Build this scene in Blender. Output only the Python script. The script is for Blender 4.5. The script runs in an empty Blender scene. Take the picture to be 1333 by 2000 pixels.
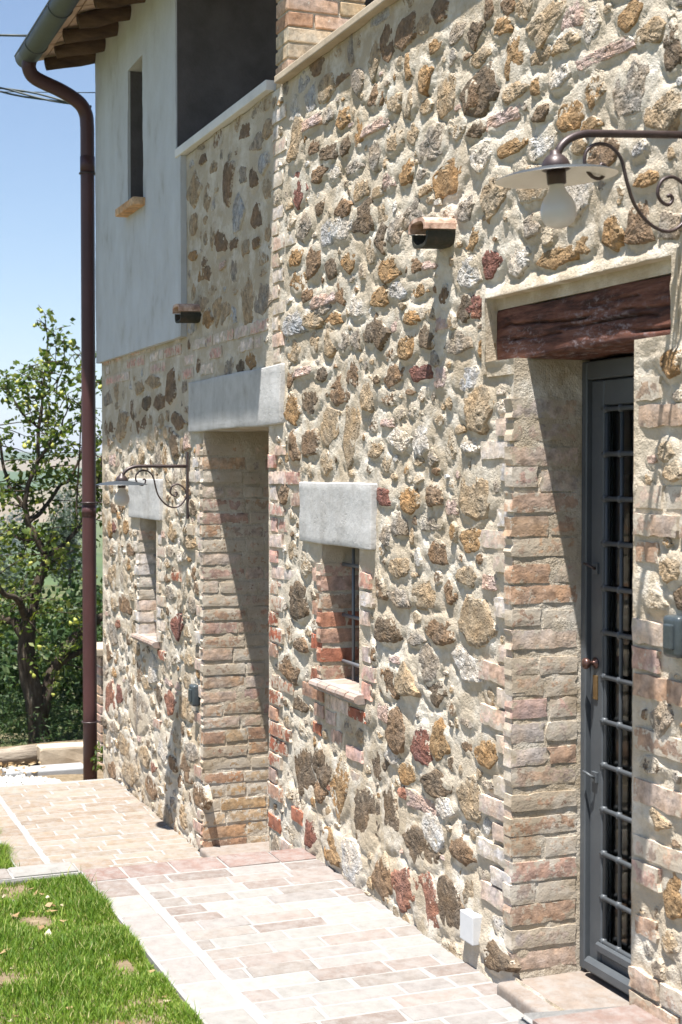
import bpy, bmesh, math, random
import numpy as np
from mathutils import Vector

random.seed(7)
rng = np.random.default_rng(11)
sc = bpy.context.scene
COL = sc.collection

# ------------------------------------------------------------------ camera
F_PX, YAW, PITCH = 2900.0, math.radians(21.5), math.atan(78 / 2900.0)
CAM = np.array([0.0, 2.302, 1.70])
FWD = np.array([math.cos(YAW) * math.cos(PITCH), -math.sin(YAW) * math.cos(PITCH), -math.sin(PITCH)])
RGT = np.array([-math.sin(YAW), -math.cos(YAW), 0.0])
UPV = np.cross(RGT, FWD)
cd = bpy.data.cameras.new('camera')
cam = bpy.data.objects.new('camera', cd)
COL.objects.link(cam)
cam.location = CAM
cam.rotation_euler = Vector(FWD).to_track_quat('-Z', 'Y').to_euler()
cd.sensor_fit = 'VERTICAL'
cd.sensor_height = 36.0
cd.lens = F_PX / 2000 * 36.0
cd.clip_start = 0.05
cd.clip_end = 9000
cd.dof.use_dof = True
cd.dof.focus_distance = 6.6
cd.dof.aperture_fstop = 7.0
sc.camera = cam

# ------------------------------------------------------------------ sun and sky
LDIR = Vector((0.19, -0.214, -1.0)).normalized()          # direction the light travels
ELEV = math.asin(-LDIR.z)
AZ = math.atan2(-LDIR.x, -LDIR.y)                          # sky rotation measured from +Y towards +X
w = bpy.data.worlds.new('World')
sc.world = w
w.use_nodes = True
nt = w.node_tree
nt.nodes.clear()
sky = nt.nodes.new('ShaderNodeTexSky')
sky.sky_type = 'NISHITA'
sky.sun_disc = False
sky.sun_elevation = ELEV
sky.sun_rotation = AZ
sky.altitude = 300
sky.air_density = 1.0
sky.dust_density = 0.5
sky.ozone_density = 2.5
bg = nt.nodes.new('ShaderNodeBackground')
bg.inputs['Strength'].default_value = 0.06
wo = nt.nodes.new('ShaderNodeOutputWorld')
nt.links.new(sky.outputs[0], bg.inputs[0])
nt.links.new(bg.outputs[0], wo.inputs[0])
sl = bpy.data.lights.new('sun', 'SUN')
sl.energy = 5.0
sl.angle = math.radians(0.55)
sl.color = (1.0, 0.965, 0.915)
so = bpy.data.objects.new('sun', sl)
COL.objects.link(so)
so.rotation_euler = LDIR.to_track_quat('-Z', 'Y').to_euler()
so.location = (0, 0, 20)
sc.view_settings.view_transform = 'Standard'
sc.view_settings.look = 'None'
sc.view_settings.gamma = 1
sc.view_settings.use_curve_mapping = False
sc.view_settings.exposure = 1.42
sc.cycles.use_denoising = True
sc.cycles.max_bounces = 6
sc.cycles.diffuse_bounces = 3
sc.cycles.sample_clamp_indirect = 6.0


# ------------------------------------------------------------------ places measured on the photograph
def ray(x, y):
    return FWD + RGT * (x - 666.5) / F_PX + UPV * (1000 - y) / F_PX


def on_wall(x, y, Y=0.0):
    r = ray(x, y)
    return CAM + r * ((Y - CAM[1]) / r[1])


def on_ground(x, y, Z=0.0):
    r = ray(x, y)
    return CAM + r * ((Z - CAM[2]) / r[2])


def on_cross(x, y, X):
    r = ray(x, y)
    return CAM + r * ((X - CAM[0]) / r[0])


# ------------------------------------------------------------------ noise
def vnoise(x, y, seed=0):
    xi = np.floor(x).astype(np.int64)
    yi = np.floor(y).astype(np.int64)
    xf, yf = x - xi, y - yi
    sx, sy = xf * xf * (3 - 2 * xf), yf * yf * (3 - 2 * yf)

    def h(a, b):
        n = (a * 374761393 + b * 668265263 + seed * 144269504) & 0x7fffffff
        n = ((n ^ (n >> 13)) * 1274126177) & 0x7fffffff
        return ((n ^ (n >> 16)) & 0xffff) / 32767.5 - 1.0
    a, b, c, d = h(xi, yi), h(xi + 1, yi), h(xi, yi + 1), h(xi + 1, yi + 1)
    return (a * (1 - sx) + b * sx) * (1 - sy) + (c * (1 - sx) + d * sx) * sy


def fbm(x, y, size, octv=3, seed=0):
    x, y = np.asarray(x, float), np.asarray(y, float)
    t, amp, s = 0, 1.0, 1.0 / size
    for k in range(octv):
        t = t + amp * vnoise(x * s + 17.3 * k, y * s - 9.1 * k, seed + k)
        amp *= 0.5
        s *= 2.03
    return t


def sstep(e0, e1, x):
    t = np.clip((x - e0) / (e1 - e0), 0, 1)
    return t * t * (3 - 2 * t)


# ------------------------------------------------------------------ mesh helpers
def mesh_of(name, V, F, mat=None, col=None, smooth=True):
    V = np.asarray(V, float)
    me = bpy.data.meshes.new(name)
    if isinstance(F, np.ndarray):
        n, k = F.shape
        me.vertices.add(len(V))
        me.vertices.foreach_set('co', V.astype(np.float32).ravel())
        me.loops.add(n * k)
        me.loops.foreach_set('vertex_index', F.astype(np.int32).ravel())
        me.polygons.add(n)
        me.polygons.foreach_set('loop_start', np.arange(0, n * k, k, dtype=np.int32))
        me.polygons.foreach_set('loop_total', np.full(n, k, dtype=np.int32))
        me.update(calc_edges=True)
    else:
        me.from_pydata([tuple(v) for v in V], [], [tuple(f) for f in F])
    if smooth:
        me.polygons.foreach_set('use_smooth', np.ones(len(me.polygons), dtype=bool))
    if col is not None:
        at = me.attributes.new('col', 'FLOAT_COLOR', 'POINT')
        c = np.asarray(col, np.float32)
        if c.ndim == 1:
            c = np.tile(c, (len(V), 1))
        at.data.foreach_set('color', c.ravel())
    if mat:
        me.materials.append(mat)
    return me


def link(name, data, parent=None, **tags):
    o = bpy.data.objects.new(name, data)
    COL.objects.link(o)
    if parent:
        o.parent = parent
    for k, v in tags.items():
        o[k] = v
    return o


def obj(name, V, F, mat, parent=None, col=None, smooth=True, **tags):
    return link(name, mesh_of(name, V, F, mat, col, smooth), parent, **tags)


def thing(name, label, category, group=None, loc=(0, 0, 0)):
    o = link(name, None, None, label=label, category=category)
    o.location = loc
    o.empty_display_size = 0.1
    if group:
        o['group'] = group
    return o


def bm_obj(name, bm, mat, parent=None, smooth=False, **tags):
    me = bpy.data.meshes.new(name)
    bm.to_mesh(me)
    bm.free()
    if smooth:
        for p in me.polygons:
            p.use_smooth = True
    me.materials.append(mat)
    return link(name, me, parent, **tags)


def box(name, x0, x1, y0, y1, z0, z1, mat, parent=None, bev=0.0, jit=0.0, cuts=0, seg=2, smooth=False, tint=None, **tags):
    bm = bmesh.new()
    bmesh.ops.create_cube(bm, size=1)
    for v in bm.verts:
        v.co = Vector((x0 + (v.co.x + .5) * (x1 - x0), y0 + (v.co.y + .5) * (y1 - y0), z0 + (v.co.z + .5) * (z1 - z0)))
    if bev:
        bmesh.ops.bevel(bm, geom=bm.edges[:], offset=bev, segments=seg, affect='EDGES', profile=0.6)
    if cuts:
        bmesh.ops.subdivide_edges(bm, edges=[e for e in bm.edges if e.calc_length() > 0.09], cuts=cuts, use_grid_fill=True)
    if jit:
        for v in bm.verts:
            v.co += Vector((random.uniform(-1, 1), random.uniform(-1, 1), random.uniform(-1, 1))) * jit
    bmesh.ops.recalc_face_normals(bm, faces=bm.faces[:])
    o = bm_obj(name, bm, mat, parent, smooth, **tags)
    if mat.name in ('worn_paver', 'old_brick'):
        at = o.data.attributes.new('col', 'FLOAT_COLOR', 'POINT')
        c = tint if tint is not None else (0.22, 0.18, 0.15, 0.15)
        for d in at.data:
            d.color = c
    return o


def tube_data(pts, rad, seg=8, close_ends=True):
    P = np.asarray(pts, float)
    n = len(P)
    rad = np.full(n, rad) if np.isscalar(rad) else np.asarray(rad, float)
    T = np.gradient(P, axis=0)
    T /= np.linalg.norm(T, axis=1)[:, None] + 1e-12
    up = np.array([0, 0, 1.0]) if abs(T[0, 2]) < 0.9 else np.array([1.0, 0, 0])
    nrm = np.cross(T[0], up)
    nrm /= np.linalg.norm(nrm)
    V = []
    for i in range(n):
        nrm = nrm - T[i] * (nrm @ T[i])
        nrm /= np.linalg.norm(nrm) + 1e-12
        b = np.cross(T[i], nrm)
        for k in range(seg):
            a = 2 * math.pi * k / seg
            V.append(P[i] + rad[i] * (math.cos(a) * nrm + math.sin(a) * b))
    F = []
    for i in range(n - 1):
        for k in range(seg):
            k2 = (k + 1) % seg
            F.append((i * seg + k, i * seg + k2, (i + 1) * seg + k2, (i + 1) * seg + k))
    if close_ends:
        F.append(tuple(range(seg))[::-1])
        F.append(tuple(range((n - 1) * seg, n * seg)))
    return np.array(V), F


def tube(name, pts, rad, mat, parent=None, seg=8, **tags):
    V, F = tube_data(pts, rad, seg)
    return obj(name, V, F, mat, parent, **tags)


def smooth_path(pts, n=6):
    """Catmull-Rom through the points."""
    P = [np.asarray(p, float) for p in pts]
    P = [2 * P[0] - P[1]] + P + [2 * P[-1] - P[-2]]
    out = []
    for i in range(1, len(P) - 2):
        for k in range(n):
            t = k / n
            out.append(0.5 * ((2 * P[i]) + (-P[i - 1] + P[i + 1]) * t + (2 * P[i - 1] - 5 * P[i] + 4 * P[i + 1] - P[i + 2]) * t * t
                              + (-P[i - 1] + 3 * P[i] - 3 * P[i + 1] + P[i + 2]) * t ** 3))
    out.append(P[-2])
    return np.array(out)


def lathe_data(prof, seg=32, c=(0, 0, 0)):
    V, F = [], []
    n = len(prof)
    for r, z in prof:
        for k in range(seg):
            a = 2 * math.pi * k / seg
            V.append((c[0] + r * math.cos(a), c[1] + r * math.sin(a), c[2] + z))
    for i in range(n - 1):
        for k in range(seg):
            k2 = (k + 1) % seg
            F.append((i * seg + k, i * seg + k2, (i + 1) * seg + k2, (i + 1) * seg + k))
    return V, F


# ------------------------------------------------------------------ materials
def new_mat(name, rough=0.85, spec=0.3):
    m = bpy.data.materials.new(name)
    m.use_nodes = True
    b = m.node_tree.nodes['Principled BSDF']
    b.inputs['Roughness'].default_value = rough
    b.inputs['Specular IOR Level'].default_value = spec
    return m, m.node_tree, b


def N(t, kind, **kw):
    n = t.nodes.new(kind)
    for k, v in kw.items():
        if k.startswith('i_'):
            key = k[2:].replace('_', ' ')
            n.inputs[key].default_value = v
        else:
            setattr(n, k, v)
    return n


def noise(t, vec, scale, detail=4, rough=0.6, dist=0.0):
    n = N(t, 'ShaderNodeTexNoise')
    n.inputs['Scale'].default_value = scale
    n.inputs['Detail'].default_value = detail
    n.inputs['Roughness'].default_value = rough
    n.inputs['Distortion'].default_value = dist
    t.links.new(vec, n.inputs['Vector'])
    return n.outputs['Fac']


def ramp(t, fac, stops):
    r = N(t, 'ShaderNodeValToRGB')
    el = r.color_ramp.elements
    while len(el) > 1:
        el.remove(el[-1])
    el[0].position = stops[0][0]
    c = stops[0][1]
    el[0].color = (*c, 1) if not np.isscalar(c) else (c, c, c, 1)
    for p, c in stops[1:]:
        e = el.new(p)
        e.color = (*c, 1) if not np.isscalar(c) else (c, c, c, 1)
    t.links.new(fac, r.inputs[0])
    return r.outputs[0]


def mixc(t, fac, a, b, mode='MIX'):
    m = N(t, 'ShaderNodeMix', data_type='RGBA', blend_type=mode)
    for s, v in ((m.inputs[0], fac), (m.inputs[6], a), (m.inputs[7], b)):
        if hasattr(v, 'is_linked') or isinstance(v, bpy.types.NodeSocket):
            t.links.new(v, s)
        elif np.isscalar(v):
            s.default_value = v
        else:
            s.default_value = (*v, 1)
    return m.outputs[2]


def math_n(t, op, a, b=None):
    m = N(t, 'ShaderNodeMath', operation=op)
    for s, v in ((m.inputs[0], a), (m.inputs[1], b)):
        if v is None:
            continue
        if isinstance(v, bpy.types.NodeSocket):
            t.links.new(v, s)
        else:
            s.default_value = v
    return m.outputs[0]


def bump(t, b, h, strength=0.5, dist=0.01):
    n = N(t, 'ShaderNodeBump')
    n.inputs['Strength'].default_value = strength
    n.inputs['Distance'].default_value = dist
    t.links.new(h, n.inputs['Height'])
    t.links.new(n.outputs[0], b.inputs['Normal'])


def pos(t):
    return N(t, 'ShaderNodeNewGeometry').outputs['Position']


def scaled(t, vec, s):
    m = N(t, 'ShaderNodeMapping')
    m.inputs['Scale'].default_value = s
    t.links.new(vec, m.inputs['Vector'])
    return m.outputs[0]


MORT_A, MORT_B, MORT_C = (0.385, 0.315, 0.225), (0.50, 0.435, 0.345), (0.605, 0.56, 0.485)


def mortar_color(t, p):
    a = mixc(t, ramp(t, noise(t, p, 1.3, 3, 0.6), [(0.35, 0), (0.65, 1)]), MORT_A, MORT_B)
    a = mixc(t, ramp(t, noise(t, p, 5.5, 4, 0.7), [(0.46, 0), (0.68, 1)]), a, MORT_C)
    a = mixc(t, ramp(t, noise(t, p, 60, 3, 0.7), [(0.56, 0), (0.75, 0.45)]), a, (0.30, 0.25, 0.19))
    return a


def make_mortar():
    m, t, b = new_mat('lime_mortar', 0.95, 0.15)
    p = pos(t)
    t.links.new(mortar_color(t, p), b.inputs['Base Color'])
    swirl = N(t, 'ShaderNodeTexWave', wave_type='BANDS', bands_direction='Z')
    swirl.inputs['Scale'].default_value = 9
    swirl.inputs['Distortion'].default_value = 14
    swirl.inputs['Detail'].default_value = 3
    swirl.inputs['Detail Scale'].default_value = 0.55
    t.links.new(p, swirl.inputs['Vector'])
    n1 = noise(t, p, 45, 4, 0.72)
    n2 = noise(t, p, 160, 3, 0.6)
    h = math_n(t, 'ADD', math_n(t, 'ADD', n1, math_n(t, 'MULTIPLY', n2, 0.35)),
               math_n(t, 'MULTIPLY', math_n(t, 'MULTIPLY', swirl.outputs['Fac'], ramp(t, noise(t, p, 1.7, 3), [(0.5, 0.0), (0.7, 1.0)])), 0.22))
    bump(t, b, h, 0.6, 0.013)
    return m


def make_stone(name, pits, rough_amt, relief=0.018):
    m, t, b = new_mat(name, 0.92, 0.2)
    p = pos(t)
    at = N(t, 'ShaderNodeAttribute', attribute_name='col')
    base = at.outputs['Color']
    v = ramp(t, noise(t, p, 26, 4, 0.7), [(0.25, 0.45), (0.5, 1.0), (0.75, 1.5)])
    c = mixc(t, 1.0, base, v, 'MULTIPLY')
    hue = ramp(t, noise(t, p, 9, 4, 0.6), [(0.35, (0.9, 0.95, 1.05)), (0.65, (1.15, 1.0, 0.85))])
    c = mixc(t, 0.8, c, hue, 'MULTIPLY')
    vor = N(t, 'ShaderNodeTexVoronoi')
    vor.inputs['Scale'].default_value = 75
    t.links.new(p, vor.inputs['Vector'])
    pit = ramp(t, vor.outputs['Distance'], [(0.05, 0.0), (0.35, 1.0)])
    pitmask = ramp(t, noise(t, p, 14, 3, 0.6), [(0.45, 0.0), (0.6, 1.0)])
    pf = math_n(t, 'MULTIPLY', math_n(t, 'SUBTRACT', 1.0, pit), math_n(t, 'MULTIPLY', pitmask, pits))
    c = mixc(t, pf, c, (0.09, 0.065, 0.045))
    # lime mortar smeared over the stone (alpha of the attribute)
    sm = ramp(t, noise(t, p, 32, 5, 0.7), [(0.30, 0.0), (0.70, 1.0)])
    fac = math_n(t, 'GREATER_THAN', math_n(t, 'ADD', at.outputs['Alpha'], math_n(t, 'MULTIPLY', math_n(t, 'SUBTRACT', sm, 0.5), 0.85)), 0.60)
    c = mixc(t, math_n(t, 'MULTIPLY', fac, 0.88), c, mortar_color(t, p))
    t.links.new(c, b.inputs['Base Color'])
    h = math_n(t, 'SUBTRACT', math_n(t, 'ADD', noise(t, p, 38, 4, 0.75), math_n(t, 'MULTIPLY', noise(t, p, 130, 3, 0.6), 0.3)),
               math_n(t, 'MULTIPLY', pf, 0.8))
    bump(t, b, h, rough_amt, relief)
    return m


def make_flat(name, stops, scale=8, rough=0.8, spec=0.3, bscale=60, bstr=0.4, bdist=0.004, stretch=(1, 1, 1), metal=0.0):
    m, t, b = new_mat(name, rough, spec)
    p = scaled(t, pos(t), stretch)
    t.links.new(ramp(t, noise(t, p, scale, 6, 0.65), stops), b.inputs['Base Color'])
    b.inputs['Metallic'].default_value = metal
    if bstr:
        bump(t, b, noise(t, p, bscale, 5, 0.65), bstr, bdist)
    return m


M = {}
M['mortar'] = make_mortar()
M['stone'] = make_stone('rough_stone', 0.9, 0.9)
M['brick'] = make_stone('old_brick', 0.3, 0.5, 0.005)
M['plaster'] = make_flat('lime_plaster', [(0.25, (0.33, 0.32, 0.30)), (0.42, (0.465, 0.475, 0.485)), (0.7, (0.53, 0.55, 0.575))], 2.6, 0.92, 0.15, 26, 0.6, 0.007, (1.8, 1.8, 1.0))
M['lintel'] = make_flat('cast_stone', [(0.25, (0.30, 0.305, 0.31)), (0.5, (0.385, 0.39, 0.40)), (0.75, (0.45, 0.455, 0.46))], 9, 0.85, 0.2, 70, 0.6, 0.005)
def make_lintel():
    m, t, b = new_mat('cast_stone', 0.88, 0.2)
    p = pos(t)
    c = ramp(t, noise(t, p, 7, 7, 0.7), [(0.28, (0.36, 0.35, 0.335)), (0.5, (0.45, 0.443, 0.43)), (0.72, (0.50, 0.495, 0.485))])
    st = ramp(t, noise(t, scaled(t, p, (1.2, 1, 0.6)), 5, 5, 0.7), [(0.50, 0.0), (0.72, 0.45)])
    c = mixc(t, st, c, (0.24, 0.215, 0.185))
    vor = N(t, 'ShaderNodeTexVoronoi')
    vor.inputs['Scale'].default_value = 48
    t.links.new(p, vor.inputs['Vector'])
    pit = ramp(t, vor.outputs['Distance'], [(0.06, 1.0), (0.22, 0.0)])
    pit = math_n(t, 'MULTIPLY', pit, ramp(t, noise(t, p, 9, 3, 0.6), [(0.5, 0.0), (0.62, 1.0)]))
    c = mixc(t, math_n(t, 'MULTIPLY', pit, 0.6), c, (0.14, 0.125, 0.11))
    t.links.new(c, b.inputs['Base Color'])
    h = math_n(t, 'SUBTRACT', noise(t, p, 30, 5, 0.65), math_n(t, 'MULTIPLY', pit, 0.9))
    bump(t, b, h, 0.45, 0.007)
    return m


M['lintel'] = make_lintel()
M['cap_white'] = make_flat('pale_cap_stone', [(0.3, (0.55, 0.54, 0.52)), (0.7, (0.70, 0.69, 0.67))], 5, 0.7, 0.3, 70, 0.3, 0.003)
M['cap_tan'] = make_flat('tan_cap_stone', [(0.3, (0.36, 0.29, 0.21)), (0.7, (0.50, 0.42, 0.32))], 6, 0.85, 0.2, 50, 0.5, 0.004)
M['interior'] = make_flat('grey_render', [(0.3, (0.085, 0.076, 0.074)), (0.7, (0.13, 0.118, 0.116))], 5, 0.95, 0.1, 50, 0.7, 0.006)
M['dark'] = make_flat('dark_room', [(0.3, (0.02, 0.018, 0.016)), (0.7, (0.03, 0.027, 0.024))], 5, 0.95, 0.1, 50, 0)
M['soffit'] = make_flat('terracotta_soffit', [(0.3, (0.45, 0.30, 0.21)), (0.7, (0.62, 0.46, 0.35))], 7, 0.9, 0.1, 60, 0.5, 0.004)
M['rafter'] = make_flat('old_rafter', [(0.3, (0.045, 0.028, 0.018)), (0.6, (0.11, 0.07, 0.042)), (0.75, (0.19, 0.13, 0.08))], 6, 0.85, 0.15, 25, 0.9, 0.01, (2, 0.5, 2))
M['gutter'] = make_flat('weathered_copper', [(0.3, (0.045, 0.052, 0.053)), (0.7, (0.075, 0.083, 0.083))], 5, 0.5, 0.4, 30, 0.1, 0.002, metal=0.2)
M['pipe'] = make_flat('painted_downpipe', [(0.3, (0.052, 0.020, 0.020)), (0.7, (0.074, 0.028, 0.027))], 3, 0.45, 0.4, 30, 0.05, 0.002)
M['iron'] = make_flat('wrought_iron', [(0.3, (0.035, 0.024, 0.024)), (0.7, (0.07, 0.048, 0.046))], 20, 0.42, 0.5, 120, 0.25, 0.001, metal=0.3)
M['door'] = make_flat('painted_steel', [(0.3, (0.058, 0.066, 0.074)), (0.7, (0.078, 0.087, 0.096))], 9, 0.45, 0.4, 200, 0.12, 0.001)
M['bars'] = make_flat('grey_bar_paint', [(0.3, (0.11, 0.12, 0.135)), (0.7, (0.15, 0.16, 0.175))], 9, 0.4, 0.5, 200, 0.12, 0.001)
M['brass'] = make_flat('old_brass', [(0.3, (0.20, 0.13, 0.06)), (0.7, (0.32, 0.22, 0.11))], 40, 0.4, 0.5, 200, 0.1, 0.001, metal=0.8)
M['copperknob'] = make_flat('brown_handle', [(0.3, (0.085, 0.045, 0.038)), (0.7, (0.13, 0.07, 0.058))], 40, 0.35, 0.5, 200, 0.1, 0.001, metal=0.6)
M['enamel_out'] = make_flat('grey_enamel', [(0.3, (0.03, 0.036, 0.042)), (0.7, (0.045, 0.053, 0.06))], 20, 0.4, 0.5, 100, 0.05, 0.001)
M['enamel_in'] = make_flat('white_enamel', [(0.3, (0.70, 0.67, 0.63)), (0.7, (0.78, 0.76, 0.72))], 20, 0.35, 0.4, 100, 0.03, 0.001)
M['plastic_dark'] = make_flat('dark_plastic', [(0.3, (0.035, 0.045, 0.05)), (0.7, (0.055, 0.068, 0.075))], 60, 0.35, 0.5, 200, 0.05, 0.001)
M['plastic_grey'] = make_flat('grey_plastic', [(0.3, (0.085, 0.10, 0.11)), (0.7, (0.12, 0.135, 0.145))], 60, 0.4, 0.5, 200, 0.05, 0.001)
M['plastic_white'] = make_flat('white_plastic', [(0.3, (0.50, 0.51, 0.52)), (0.7, (0.55, 0.555, 0.56))], 30, 0.4, 0.4, 100, 0.03, 0.001)
M['tile'] = make_flat('lichen_tile', [(0.30, (0.10, 0.075, 0.055)), (0.45, (0.42, 0.27, 0.20)), (0.6, (0.58, 0.42, 0.33)), (0.75, (0.66, 0.55, 0.46))], 22, 0.9, 0.15, 70, 0.6, 0.004)
M['spout_dark'] = make_flat('mossy_tile', [(0.3, (0.022, 0.026, 0.020)), (0.55, (0.045, 0.042, 0.032)), (0.75, (0.085, 0.058, 0.043))], 18, 0.8, 0.2, 70, 0.5, 0.004)
M['pave_joint'] = make_flat('white_grout', [(0.3, (0.25, 0.24, 0.225)), (0.7, (0.295, 0.29, 0.28))], 7, 0.92, 0.15, 60, 0.6, 0.004)
M['concrete'] = make_flat('pale_concrete', [(0.3, (0.26, 0.265, 0.27)), (0.7, (0.34, 0.345, 0.35))], 6, 0.9, 0.15, 60, 0.4, 0.004)
M['bark'] = make_flat('fruit_bark', [(0.3, (0.03, 0.023, 0.018)), (0.55, (0.075, 0.058, 0.043)), (0.75, (0.16, 0.14, 0.115))], 14, 0.95, 0.1, 30, 1.0, 0.012, (1.5, 1.5, 0.5))
M['log'] = make_flat('grey_log', [(0.3, (0.16, 0.13, 0.10)), (0.7, (0.36, 0.31, 0.25))], 12, 0.9, 0.1, 30, 0.9, 0.01, (3, 0.6, 3))
M['cable'] = make_flat('black_cable', [(0.3, (0.035, 0.05, 0.05)), (0.7, (0.06, 0.075, 0.075))], 12, 0.5, 0.3, 30, 0)
M['soil'] = make_flat('dry_soil', [(0.3, (0.12, 0.09, 0.055)), (0.6, (0.22, 0.17, 0.11)), (0.8, (0.29, 0.24, 0.17))], 22, 0.95, 0.1, 60, 0.9, 0.012)
M['pear'] = make_flat('green_pear', [(0.35, (0.26, 0.30, 0.05)), (0.65, (0.40, 0.39, 0.09))], 14, 0.45, 0.4, 40, 0.05, 0.001)


def make_wood_beam():
    m, t, b = new_mat('dark_beam', 0.78, 0.25)
    p = pos(t)
    ps = scaled(t, p, (0.35, 1, 3.0))
    c = ramp(t, noise(t, ps, 16, 7, 0.7, 0.4), [(0.28, (0.02, 0.011, 0.009)), (0.44, (0.085, 0.033, 0.024)), (0.55, (0.175, 0.07, 0.047)), (0.72, (0.26, 0.125, 0.09))])
    worn = ramp(t, noise(t, scaled(t, p, (0.7, 1, 1.6)), 34, 8, 0.8), [(0.51, 0.0), (0.60, 0.85)])
    worn = math_n(t, 'MULTIPLY', worn, ramp(t, noise(t, scaled(t, p, (0.5, 1, 1)), 7, 4, 0.6), [(0.42, 0.0), (0.58, 1.0)]))
    c = mixc(t, worn, c, (0.33, 0.27, 0.28))
    t.links.new(c, b.inputs['Base Color'])
    bump(t, b, noise(t, ps, 55, 8, 0.8), 1.0, 0.012)
    return m


def make_paver():
    m, t, b = new_mat('worn_paver', 0.9, 0.15)
    p = pos(t)
    at = N(t, 'ShaderNodeAttribute', attribute_name='col')
    v = ramp(t, noise(t, p, 18, 6, 0.7), [(0.3, 0.82), (0.7, 1.15)])
    c = mixc(t, 1.0, at.outputs['Color'], v, 'MULTIPLY')
    lime = ramp(t, noise(t, p, 17, 5, 0.75), [(0.42, 0.0), (0.62, 1.0)])
    c = mixc(t, math_n(t, 'MULTIPLY', lime, 0.55), c, (0.265, 0.256, 0.245))
    spot = ramp(t, noise(t, p, 55, 3, 0.7), [(0.66, 0.0), (0.76, 0.5)])
    c = mixc(t, spot, c, (0.12, 0.095, 0.075))
    t.links.new(c, b.inputs['Base Color'])
    bump(t, b, noise(t, p, 55, 6, 0.7), 0.45, 0.006)
    return m


def make_leafy(name, stops, trans=0.35, rough=0.55):
    m, t, b = new_mat(name, rough, 0.35)
    at = N(t, 'ShaderNodeAttribute', attribute_name='col')
    c = ramp(t, at.outputs['Fac'], stops)
    t.links.new(c, b.inputs['Base Color'])
    tr = N(t, 'ShaderNodeBsdfTranslucent')
    t.links.new(mixc(t, 1.0, c, (1.2, 1.3, 0.6), 'MULTIPLY'), tr.inputs['Color'])
    mx = N(t, 'ShaderNodeMixShader')
    mx.inputs[0].default_value = trans
    out = t.nodes['Material Output']
    t.links.new(b.outputs[0], mx.inputs[1])
    t.links.new(tr.outputs[0], mx.inputs[2])
    t.links.new(mx.outputs[0], out.inputs[0])
    return m


def make_glass():
    m, t, b = new_mat('window_glass', 0.03, 0.5)
    b.inputs['Base Color'].default_value = (0.8, 0.85, 0.85, 1)
    b.inputs['Transmission Weight'].default_value = 1.0
    b.inputs['IOR'].default_value = 1.45
    return m


def make_bulb():
    m, t, b = new_mat('frosted_bulb', 0.28, 0.5)
    b.inputs['Base Color'].default_value = (0.50, 0.485, 0.48, 1)
    return m


def make_ground():
    m, t, b = new_mat('countryside', 0.95, 0.1)
    p = pos(t)
    big = N(t, 'ShaderNodeTexVoronoi')
    big.inputs['Scale'].default_value = 0.006
    t.links.new(scaled(t, p, (1, 1.6, 0)), big.inputs['Vector'])
    s2 = N(t, 'ShaderNodeSeparateColor')
    t.links.new(big.outputs['Color'], s2.inputs[0])
    fc = ramp(t, s2.outputs[0], [(0.0, (0.20, 0.16, 0.11)), (0.14, (0.18, 0.15, 0.10)), (0.22, (0.07, 0.10, 0.035)), (0.6, (0.05, 0.085, 0.03)), (0.8, (0.055, 0.09, 0.035)), (1.0, (0.08, 0.10, 0.05))])
    near = ramp(t, noise(t, p, 1.2, 5, 0.6), [(0.35, (0.05, 0.075, 0.025)), (0.5, (0.09, 0.10, 0.045)), (0.65, (0.16, 0.14, 0.085))])
    ln = N(t, 'ShaderNodeVectorMath', operation='LENGTH')
    t.links.new(p, ln.inputs[0])
    far = ramp(t, math_n(t, 'DIVIDE', ln.outputs['Value'], 200.0), [(0.2, 0.0), (0.4, 1.0)])
    c = mixc(t, far, near, fc)
    c = mixc(t, 1.0, c, ramp(t, noise(t, p, 0.05, 6, 0.65), [(0.3, 0.75), (0.7, 1.2)]), 'MULTIPLY')
    t.links.new(c, b.inputs['Base Color'])
    return m


M['beam'] = make_wood_beam()
M['paver'] = make_paver()
M['glass'] = make_glass()
M['bulb'] = make_bulb()
M['leaf'] = make_leafy('fruit_leaf', [(0.0, (0.04, 0.075, 0.016)), (0.5, (0.095, 0.14, 0.028)), (1.0, (0.22, 0.23, 0.05))], 0.4)
M['bush'] = make_leafy('bush_leaf', [(0.0, (0.020, 0.045, 0.015)), (0.6, (0.045, 0.085, 0.025)), (1.0, (0.09, 0.12, 0.04))], 0.25)
M['farleaf'] = make_leafy('grey_leaf', [(0.0, (0.045, 0.07, 0.045)), (1.0, (0.10, 0.13, 0.09))], 0.2)
M['grass'] = make_leafy('lawn_blade', [(0.0, (0.07, 0.145, 0.012)), (0.5, (0.17, 0.27, 0.03)), (0.85, (0.29, 0.36, 0.06)), (1.0, (0.45, 0.40, 0.2))], 0.3)
M['dryleaf'] = make_leafy('dry_leaf', [(0.0, (0.16, 0.09, 0.04)), (0.5, (0.32, 0.22, 0.11)), (1.0, (0.52, 0.46, 0.36))], 0.15, 0.8)
M['pebble'] = make_leafy('white_pebble', [(0.0, (0.24, 0.23, 0.21)), (1.0, (0.42, 0.41, 0.39))], 0.0, 0.9)
M['ground'] = make_ground()

# ================================================================== THE HOUSE
XC = 10.48                 # far corner of the house
XN = 2.2                   # the wall runs on past the frame towards the camera
ZT = 3.50                  # top of the stone parapet
DOOR = (3.575, 4.28, 0.05, 2.07)
BEAM = (3.40, 4.49, 2.07, 2.285)
WAY = (6.76, 7.87, -0.41, 1.925)
WIN1 = (5.61, 6.036, 0.775, 1.39)
WIN2 = (8.92, 9.34, 0.64, 1.405)
LIN1 = (5.46, 6.295, 1.388, 1.655)
LIN2 = (8.785, 9.60, 1.403, 1.655)
LINW = (6.57, 8.15, 1.925, 2.205)
house = thing('farmhouse', 'old stone and brick farmhouse with roofed corner loggia and plastered end', 'house')

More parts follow.
